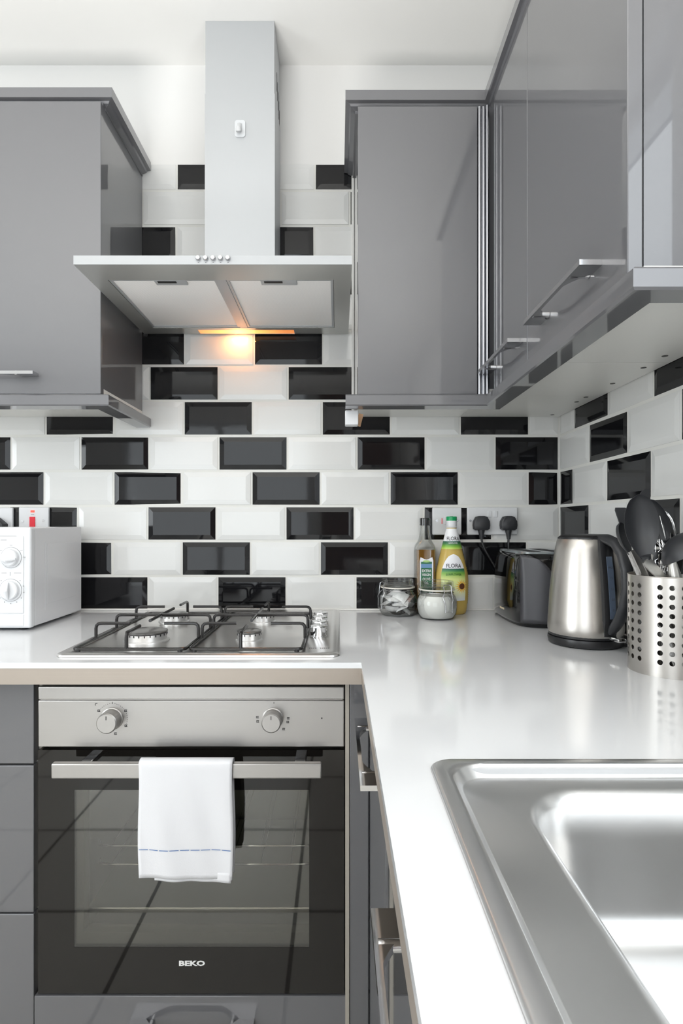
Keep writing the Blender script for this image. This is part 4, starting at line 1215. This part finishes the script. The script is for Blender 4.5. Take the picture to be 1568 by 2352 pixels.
# matte arched end panel on the bowed front
vs, fs = [], []
nu, nv = 14, 16
for j in range(nv + 1):
    hh = 0.165 * j / nv
    x_r = 0.4475 + 0.088 * math.sqrt(max(0, 1 - (j / nv) ** 2.6)) + 0.004
    for i in range(nu + 1):
        x = 0.4475 + (x_r - 0.4475) * i / nu
        t = (x - TX0) / (TX1 - TX0)
        y_ = TY0 - 0.028 * (1 - (2 * t - 1) ** 2) - 0.0035 + (0.004 if i == nu else 0) + 0.0025 * (hh / 0.165) ** 2
        if i == 0: y_ += 0.004
        vs.append((x, y_, ZT + 0.012 + hh))
for j in range(nv):
    for i in range(nu):
        q = j * (nu + 1) + i; fs.append((q, q + 1, q + nu + 2, q + nu + 1))
o = B().add(vs, fs).build('end_panel', 'darkgrey', ts, smooth=60); o['label'] = 'matte dark grey arched end panel'
md = o.modifiers.new('s', 'SOLIDIFY'); md.thickness = 0.002
B().box(TX0 - 0.0085, TX0 - 0.0065, 1.478, 1.515, ZT + 0.030, ZT + 0.0345).build('badge', mat('badge_print', srgb(215, 200, 170), 0.4), ts, smooth=0)

# ------------------------------------------------------------------ kettle
kx, ky = 0.5255, 1.205
kt = thing('kettle', 'brushed steel cordless kettle with black handle, between toaster and utensil holder', 'kettle', (kx, ky, ZT))
b = B(); b.lathe([(0.066, ZT), (0.0735, ZT + 0.003), (0.0755, ZT + 0.012), (0.0745, ZT + 0.0175), (0.060, ZT + 0.0185)], (kx, ky, 0), 48); b.build('power_base', 'black', kt)
b = B(); b.lathe([(0.070, ZT + 0.0185), (0.0735, ZT + 0.0195), (0.0738, ZT + 0.024), (0.0720, ZT + 0.026)], (kx, ky, 0), 48); b.build('base_ring', 'black', kt)
b = B(); b.lathe([(0.0735, ZT + 0.024), (0.0755, ZT + 0.030), (0.0755, ZT + 0.040), (0.0748, ZT + 0.058), (0.0742, ZT + 0.060), (0.0715, ZT + 0.110), (0.0665, ZT + 0.160), (0.0605, ZT + 0.200), (0.0560, ZT + 0.2205), (0.0545, ZT + 0.2225)], (kx, ky, 0), 56, cap1=False)
b.build('body', 'steelv', kt, smooth=50)
b = B(); b.lathe([(0.0550, ZT + 0.2215), (0.0545, ZT + 0.2255), (0.048, ZT + 0.2295), (0.030, ZT + 0.2320), (0.002, ZT + 0.2325)], (kx, ky, 0), 40); b.build('lid', 'black', kt)
# spout on the far left side
A = radians(-75)
du = Vector((cos(A), sin(A), 0))
K = lambda r, h: tuple(Vector((kx, ky, ZT + h)) + du * r)
b = B()
b.tube([K(0.046, 0.2240), K(0.066, 0.2225), K(0.090, 0.2150), K(0.108, 0.195), K(0.1180, 0.165), K(0.1195, 0.130), K(0.1130, 0.095), K(0.1000, 0.066), K(0.086, 0.048), K(0.076, 0.036)],
       [0.011, 0.0135, 0.0135, 0.0130, 0.0125, 0.0120, 0.0120, 0.0125, 0.0115, 0.009], 16, flat=0.78)
b.build('handle', 'nylon', kt, smooth=60)
# spine that carries the gauge
b = B(); sd = Vector((-sin(A), cos(A), 0)); rs = []
for r, h, w_ in ((0.070, 0.028, 0.015), (0.0745, 0.060, 0.0165), (0.0715, 0.110, 0.0165), (0.0665, 0.160, 0.016), (0.0605, 0.200, 0.0155), (0.054, 0.224, 0.013)):
    c = Vector((kx, ky, ZT + h)) + du * r
    rs.append([tuple(c + sd * s * w_ + du * q) for s, q in ((-1.15, -0.010), (-0.95, 0.004), (-0.5, 0.0075), (0.5, 0.0075), (0.95, 0.004), (1.15, -0.010))])
b.rings(rs); b.build('spine', 'black', kt)
b = B(); rs = []
for r, h, w_ in ((0.0815, 0.064, 0.0065), (0.0785, 0.110, 0.007), (0.0738, 0.160, 0.007), (0.0697, 0.188, 0.0065)):
    c = Vector((kx, ky, ZT + h)) + du * (r + 0.0012)
    rs.append([tuple(c + sd * s * w_ + du * q) for s, q in ((-1, -0.004), (-1, 0.0), (1, 0.0), (1, -0.004))])
b.rings(rs); gw = b.build('water_gauge', 'gauge', kt)
for i, s_ in enumerate(('MAX', '1.5', '1.2', '0.8', '0.5')):
    h = 0.166 - i * 0.021; r = 0.0733 - (h - 0.160) * 0.11 + 0.0022 + (0.0006 if i > 2 else 0)
    text(s_, 0.0065, lambda u, v, h=h, r=r: tuple(Vector((kx, ky, ZT + h)) + du * (r - v * 0.1) + sd * u + Vector((0, 0, v))), 'printdark', gw, sx=0.8)
b = B(); xf = Matrix.Translation(K(0.092, 0.026)) @ Matrix.Rotation(A, 4, 'Z')
b.box(-0.012, 0.016, -0.009, 0.009, -0.004, 0.004, 0.0025, xf=xf); b.build('switch_lever', 'chrome', kt)
b = B(); b.tube([(kx + 0.055, ky - 0.045, ZT + 0.006), (kx + 0.075, ky - 0.050, ZT + 0.005), (kx + 0.100, ky - 0.020, ZT + 0.004), (kx + 0.108, ky + 0.04, ZT + 0.004), (kx + 0.106, ky + 0.20, ZT + 0.004), (kx + 0.108, ky + 0.38, ZT + 0.004)], 0.0034, 8); b.build('cable', 'black', kt)

# ------------------------------------------------------------------ utensil holder with real holes
ux, uy, ur = 0.5765, 0.982, 0.067
uz0, uz1 = ZT, -0.0885
uh = thing('utensil_holder', 'perforated stainless steel utensil holder at the right picture edge', 'utensil holder', (ux, uy, ZT))
verts, faces = [], []; vi = {}
def V(th, z):
    k = (round(th, 5), round(z, 6))
    if k not in vi:
        vi[k] = len(verts); verts.append((ux + ur * cos(th), uy + ur * sin(th), z))
    return vi[k]
ths = []
cell = radians(15)
cols = []     # (theta centre, has hole)
th = radians(-90 + 16.5 - 7.5) - radians(60) * 2
for g in range(6):
    base = th + g * radians(60)
    for j in range(3): cols.append((base + j * cell, base + (j + 1) * cell, True))
    cols.append((base + 3 * cell, base + 4 * cell, False))
pz = 0.0154; zr0 = uz0 + 0.0255
rows = [(uz0, uz0 + 0.003, False), (uz0 + 0.003, zr0 - pz / 2, False)] + [(zr0 - pz / 2 + i * pz, zr0 + pz / 2 + i * pz, True) for i in range(9)] + [(zr0 - pz / 2 + 9 * pz, uz1, False)]
hr_ = 0.0043
for t0, t1, hc in cols:
    tm = [t0 + (t1 - t0) * i / 4 for i in range(5)]
    for z0, z1, hz in rows:
        if hc and hz:
            zm = [z0 + (z1 - z0) * i / 4 for i in range(5)]
            border = [(tm[i], z0) for i in range(4)] + [(tm[4], zm[i]) for i in range(4)] + [(tm[4 - i], z1) for i in range(4)] + [(tm[0], zm[4 - i]) for i in range(4)]
            tc, zc = (t0 + t1) / 2, (z0 + z1) / 2
            cir = []
            for i, (a, z) in enumerate(border):
                ang = math.atan2((z - zc) / (z1 - z0), (a - tc) / (t1 - t0))
                cir.append(V(tc + hr_ / ur * cos(ang), zc + hr_ * sin(ang)))
            bo = [V(a, z) for a, z in border]
            for i in range(16):
                k = (i + 1) % 16; faces.append((bo[i], bo[k], cir[k], cir[i]))
        elif hz:
            zm = [z0 + (z1 - z0) * i / 4 for i in range(5)]
            for i in range(4):
                for j in range(4): faces.append((V(tm[i], zm[j]), V(tm[i + 1], zm[j]), V(tm[i + 1], zm[j + 1]), V(tm[i], zm[j + 1])))
        else:
            for i in range(4): faces.append((V(tm[i], z0), V(tm[i + 1], z0), V(tm[i + 1], z1), V(tm[i], z1)))
n0 = len(verts); tk = 0.0009 / ur
inner = [(ux + (x - ux) * (1 - tk), uy + (y - uy) * (1 - tk), z) for x, y, z in verts]
ec = {}
for f in faces:
    for i in range(len(f)):
        e = (f[i], f[(i + 1) % len(f)]); ec.setdefault(frozenset(e), []).append(e)
rim = [es[0] for es in ec.values() if len(es) == 1]
allf = list(faces) + [tuple(i + n0 for i in f[::-1]) for f in faces] + [(b_, a_, a_ + n0, b_ + n0) for a_, b_ in rim]
me = bpy.data.meshes.new('perforated_wall')
me.from_pydata([(x - ux, y - uy, z - ZT) for x, y, z in verts + inner], [], allf)
me.update(); me.materials.append(M['steelv'])
me.polygons.foreach_set('use_smooth', [True] * len(me.polygons))
nf = len(faces); nrm = [None] * len(me.loops)
for pi_, p in enumerate(me.polygons):
    for li in p.loop_indices:
        v = me.vertices[me.loops[li].vertex_index].co
        if pi_ < 2 * nf:
            nn = Vector((v.x, v.y, 0)).normalized() * (1 if pi_ < nf else -1)
        else: nn = p.normal
        nrm[li] = nn
me.normals_split_custom_set([tuple(q) for q in nrm])
o = bpy.data.objects.new('perforated_wall', me); COL.objects.link(o); o.parent = uh
b = B(); b.lathe([(0.001, ZT + 0.002), (0.064, ZT + 0.002), (0.0665, ZT + 0.0035), (0.0665, ZT + 0.001), (0.060, ZT + 0.0002)], (ux, uy, 0), 40); b.build('base', 'steelv', uh)
b = B(); b.tube([(ux + ur * cos(2 * pi * i / 48), uy + ur * sin(2 * pi * i / 48), uz1) for i in range(48)], 0.0009, 6, closed=True); b.build('rim', 'steelv', uh)


# ------------------------------------------------------------------ utensils
def spoon_head(b, base, tip, face, W, depth, thick=0.0016, nu=14, nv=10, power=0.9, wmax=0.55):
    """shallow bowl along base->tip, hollow side towards `face`"""
    base, tip, face = Vector(base), Vector(tip), Vector(face)
    A = (tip - base); L = A.length; A.normalize(); face = (face - A * face.dot(A)).normalized(); Sx = A.cross(face)
    front, backf = [], []
    for i in range(nu + 1):
        t = i / nu
        if t < wmax: wd = W * (sin(pi / 2 * (0.12 + 0.88 * t / wmax))) ** power
        else: wd = W * math.sqrt(max(0.0, 1 - ((t - wmax) / (1 - wmax)) ** 2))
        wd = max(wd, 0.0008)
        rf, rb = [], []
        for j in range(nv + 1):
            s = 2 * j / nv - 1
            dp = depth * (1 - s * s) * (wd / W) * (0.25 + 0.75 * min(1, t * 3))
            p = base + A * (L * t) + Sx * (wd * s) - face * dp
            rf.append(tuple(p)); rb.append(tuple(p - face * thick))
        front.append(rf); backf.append(rb)
    n = nv + 1
    vs = [p for r in front for p in r] + [p for r in backf for p in r]; fs = []
    off = len(front) * n
    for i in range(nu):
        for j in range(nv):
            q = i * n + j
            fs.append((q, q + 1, q + n + 1, q + n)); fs.append((off + q, off + q + n, off + q + n + 1, off + q + 1))
        for j in (0, nv):
            q = i * n + j; fs.append((q, q + n, off + q + n, off + q))
    for i in (0, nu):
        for j in range(nv):
            q = i * n + j; fs.append((q, q + 1, off + q + 1, off + q))
    b.add(vs, fs)


def strap(b, p0, p1, w, t, face):
    """flat metal handle"""
    p0, p1 = Vector(p0), Vector(p1); A = (p1 - p0).normalized(); f = Vector(face); f = (f - A * f.dot(A)).normalized(); s = A.cross(f)
    b.rings([[tuple(p + s * a * w / 2 + f * c * t / 2) for a, c in ((-1, -1), (1, -1), (1, 1), (-1, 1))] for p in (p0, p1)])


FC = (0, -1, 0.1)
def clampc(x, y, r):
    v = Vector((x - ux, y - uy))
    if v.length > r: v = v.normalized() * r
    return ux + v.x, uy + v.y
def stick(head, rpx, Y):
    """head -> a point inside the rim -> the floor of the holder, on one straight lean"""
    head = Vector(head)
    q = at(rpx, 1319, Y); x, y = clampc(q.x, q.y, 0.054); rim = Vector((x, y, uz1))
    d = rim - head; k = (ZT + 0.007 - rim.z) / d.z if d.z < -1e-3 else 0
    x, y = clampc(rim.x + d.x * k, rim.y + d.y * k, 0.050)
    return [head, rim, Vector((x, y, ZT + 0.007))]
def straps(b, pts, w, t, face):
    P = [Vector(p) for p in pts]; rs = []
    for i, p in enumerate(P):
        A = (P[min(i + 1, len(P) - 1)] - P[max(i - 1, 0)]).normalized(); f = Vector(face); f = (f - A * f.dot(A)).normalized(); sd_ = A.cross(f)
        rs.append([tuple(p + sd_ * a_ * w / 2 + f * c_ * t / 2) for a_, c_ in ((-1, -1), (1, -1), (1, 1), (-1, 1))])
    b.rings(rs)
# big solid spoon, hollow side to the camera
t = thing('serving_spoon', 'large black solid serving spoon, tallest in the holder, facing the camera', 'utensil', (ux, uy, ZT + 0.005))
Y = 0.945
b = B(); spoon_head(b, at(1481, 1283, Y), at(1467, 1135, Y - 0.01), (-0.25, -1, 0.15), 0.0265, 0.016, wmax=0.52)
b.tube([at(1482, 1275, Y), at(1488, 1300, Y + 0.005)], [0.008, 0.006], 12); b.build('spoon_head', 'nylon', t, smooth=50)
b = B(); straps(b, stick(at(1487, 1292, Y + 0.004), 1500, 0.95), 0.017, 0.003, FC); b.build('handle', 'steel', t)
# slotted turner seen nearly edge-on, right
t = thing('slotted_spoon', 'black slotted spoon leaning right behind the large spoon', 'utensil', (ux + 0.01, uy, ZT + 0.005))
Y = 0.985
b = B(); spoon_head(b, at(1530, 1246, Y), at(1486, 1146, Y), (-0.55, -1, -0.3), 0.0180, 0.010, wmax=0.5)
b.tube([at(1528, 1240, Y), at(1534, 1254, Y)], [0.007, 0.005], 10); b.build('spoon_head', 'nylon', t, smooth=50)
b = B(); b.tube(stick(at(1530, 1244, Y), 1558, 0.985), [0.0055, 0.0065, 0.006], 12, flat=0.5); b.build('handle', 'steel', t)
# spoon at left, edge-on
t = thing('serving_spoon', 'black spoon turned edge-on at the left rim of the holder', 'utensil', (ux - 0.02, uy, ZT + 0.005))
Y = 1.0
b = B(); spoon_head(b, at(1449, 1276, Y), at(1424, 1200, Y), (0.75, -1, 0.1), 0.0160, 0.011, wmax=0.6); b.build('spoon_head', 'nylon', t, smooth=50)
b = B(); straps(b, stick(at(1446, 1268, Y), 1468, 0.985), 0.010, 0.004, (-0.3, -1, 0)); b.build('handle', mat('hatched_steel', srgb(190, 188, 186), 0.35, 1.0, bump=(500, 0.6, 0.001)), t)
# spatula tips
t = thing('spatula', 'black narrow spatula leaning left, rounded tip highest on the left', 'utensil', (ux - 0.02, uy + 0.02, ZT + 0.005))
Y = 1.015
c0, c1 = at(1443, 1230, Y), at(1424, 1166, Y)
b = B(); b.rings([[tuple(c0.lerp(c1, q) + Vector((s * w_, 0, 0)) + Vector((0, e, 0))) for s, e in ((-1, -0.002), (1, -0.002), (1, 0.002), (-1, 0.002))] for q, w_ in ((-0.4, 0.004), (0, 0.0075), (0.5, 0.0098), (0.9, 0.0105), (1.0, 0.0085))])
b.build('blade', 'nylon', t)
b = B(); straps(b, stick(at(1449, 1252, Y), 1478, 1.0), 0.014, 0.003, FC); b.build('handle', 'steel', t)
t = thing('spatula', 'black spatula whose pointed tip shows above the large spoon', 'utensil', (ux, uy + 0.03, ZT + 0.005))
Y = 1.02
c0, c1 = at(1462, 1195, Y), at(1484, 1124, Y)
b = B(); b.rings([[tuple(c0.lerp(c1, q) + Vector((s * w_, 0, 0)) + Vector((0, e, 0))) for s, e in ((-1, -0.002), (1, -0.002), (1, 0.002), (-1, 0.002))] for q, w_ in ((-0.9, 0.005), (0, 0.016), (0.6, 0.013), (0.9, 0.008), (1.0, 0.004))])
b.build('blade', 'nylon', t)
b = B(); straps(b, stick(at(1452, 1230, Y), 1490, 1.015), 0.014, 0.003, FC); b.build('handle', 'steel', t)
# whisk
t = thing('whisk', 'steel wire balloon whisk behind the ladle', 'utensil', (ux + 0.02, uy, ZT + 0.005))
Y = 1.0
b = B(); c0 = at(1536, 1268, Y); c1 = at(1512, 1172, Y); Ax = (c1 - c0)
for k in range(6):
    a = pi * k / 6; S1 = Vector((cos(a), sin(a), 0)); S1 = (S1 - Ax.normalized() * S1.dot(Ax.normalized())).normalized()
    pts = []
    for i in range(17):
        q = pi * i / 16
        pts.append(c0 + Ax * (sin(q) ** 0.8) + S1 * (-cos(q) * 0.026 * (0.25 + 0.75 * sin(q) ** 0.5) if 0 < i < 16 else -cos(q) * 0.005))
    b.tube(pts, 0.0009, 6)
b.build('wire_loops', 'chrome', t)
b = B(); b.tube(stick(c0, 1548, 1.0), [0.007, 0.008, 0.007], 14); b.build('handle', 'steel', t)
# steel fork
t = thing('serving_fork', 'small steel fork with four tines in the holder, in front of the whisk', 'utensil', (ux + 0.0, uy - 0.02, ZT + 0.005))
Y = 0.955
b = B()
for x0, x1, yt in ((1491, 1490, 1252), (1498, 1497, 1240), (1505, 1504, 1232), (1516, 1513, 1238)):
    b.tube([at(x1, yt, Y), at(x0, 1262, Y), at((x0 + 1504) / 2, 1268, Y)], [0.0007, 0.0012, 0.0012], 6)
b.rings([[tuple(at(1504, 1262, Y) + Vector((s * 0.011, e, 0))) for s, e in ((-1, -0.001), (1, -0.001), (1, 0.001), (-1, 0.001))], [tuple(at(1504, 1268, Y) + Vector((s * 0.009, e, 0))) for s, e in ((-1, -0.001), (1, -0.001), (1, 0.001), (-1, 0.001))], [tuple(at(1505, 1276, Y) + Vector((s * 0.003, e, 0))) for s, e in ((-1, -0.001), (1, -0.001), (1, 0.001), (-1, 0.001))]])
b.build('tines', 'chrome', t)
b = B(); straps(b, stick(at(1505, 1272, Y), 1509, Y), 0.007, 0.002, FC); b.build('handle', 'chrome', t)
t = thing('serving_fork', 'steel fork turned sideways, half hidden behind the ladle', 'utensil', (ux + 0.01, uy - 0.02, ZT + 0.005))
Y = 0.97
b = B()
for i in range(4):
    b.tube([at(1519 + i * 2.0, 1240 + i * 3, Y + 0.004 * i), at(1524 + i * 1.5, 1262, Y + 0.004 * i), at(1518, 1272, Y)], [0.0007, 0.0012, 0.0012], 6)
b.build('tines', 'chrome', t)
b = B(); straps(b, stick(at(1518, 1270, Y), 1516, Y), 0.008, 0.002, FC); b.build('handle', 'chrome', t)
# ladle
t = thing('ladle', 'black ladle hanging its bowl over the right rim of the holder', 'utensil', (ux + 0.03, uy - 0.03, ZT + 0.005))
Y = 0.93
cl = at(1585, 1277, Y); b = B(); R_ = 0.042
rs = []
ax = Vector((0.35, -0.25, -0.9)).normalized()
rotm = ax.to_track_quat('Z', 'Y').to_matrix().to_4x4(); xf = Matrix.Translation(cl) @ rotm
prof = [(R_ * sin(q) * 1.0 + 0.0004, -R_ * cos(q) * 0.95) for q in [pi / 2 * i / 9 for i in range(10)]] + [((R_ - 0.0018) * sin(q) + 0.0002, -(R_ - 0.0018) * cos(q) * 0.95) for q in [pi / 2 * (9 - i) / 9 for i in range(10)]]
b.lathe(prof, (0, 0, 0), 32, xf=xf); b.build('bowl', 'nylon', t, smooth=60)
b = B(); b.tube([cl + Vector((0.012, 0.03, 0.0)), cl + Vector((0.01, 0.035, -0.03)), Vector((ux + 0.03, uy - 0.02, uz1 + 0.004)), Vector((ux + 0.02, uy + 0.01, ZT + 0.006))], [0.006, 0.006, 0.006, 0.006], 12, flat=0.5); b.build('handle', 'nylon', t)
# broad steel handles of tools standing head-down
for px0, py0, px1, py1, Y, w_, lbl, nm in (
        (1456, 1262, 1484, 1330, 0.965, 0.016, 'broad flat steel handle leaning left in the holder, under the large spoon', 'kitchen_tool'),
        (1482, 1286, 1516, 1340, 0.94, 0.017, 'short broad brushed steel handle in the holder, below the large spoon', 'kitchen_tool'),
        (1541, 1284, 1548, 1340, 0.935, 0.015, 'pale tubular steel handle in the holder, beside the ladle', 'kitchen_tool')):
    t = thing(nm, lbl, 'utensil', (ux, uy, ZT + 0.004), 'tool handles in the holder')
    b = B(); st = stick(at(px0, py0, Y), px1, Y); e = st[-1]
    if 'tubular' in lbl: b.tube(st, [0.0062, 0.0085, 0.007], 16)
    else: straps(b, st, w_, 0.003, (0.2, -1, 0.1))
    b.build('handle', 'steel', t)
    b = B(); b.box(-0.004, 0.004, -0.002, 0.002, -0.008, 0.0, xf=Matrix.Translation(e + Vector((0, 0, 0.004)))); b.build('tool_end', 'nylon', t)
# loose whisk of thin beaters between the handles
t = thing('beater', 'small steel wire beater low in the holder among the handles', 'utensil', (ux, uy - 0.02, ZT + 0.004))
b = B(); Y = 0.95
for k in range(5):
    x0 = 1512 + k * 5
    b.tube([at(x0, 1312, Y + 0.006 * (k % 2)), at(x0 + 5, 1288, Y - 0.004), at(x0 + 9, 1282, Y), at(x0 + 7, 1300, Y + 0.006), at(x0 + 1, 1320, Y + 0.008)], 0.0011, 6)
b.build('wire_loops', 'chrome', t)
b = B(); b.tube(stick(at(1522, 1312, Y), 1523, Y), 0.004, 10); b.build('handle', 'chrome', t)

for o in list(bpy.data.objects):
    if '_w' in o: del o['_w']
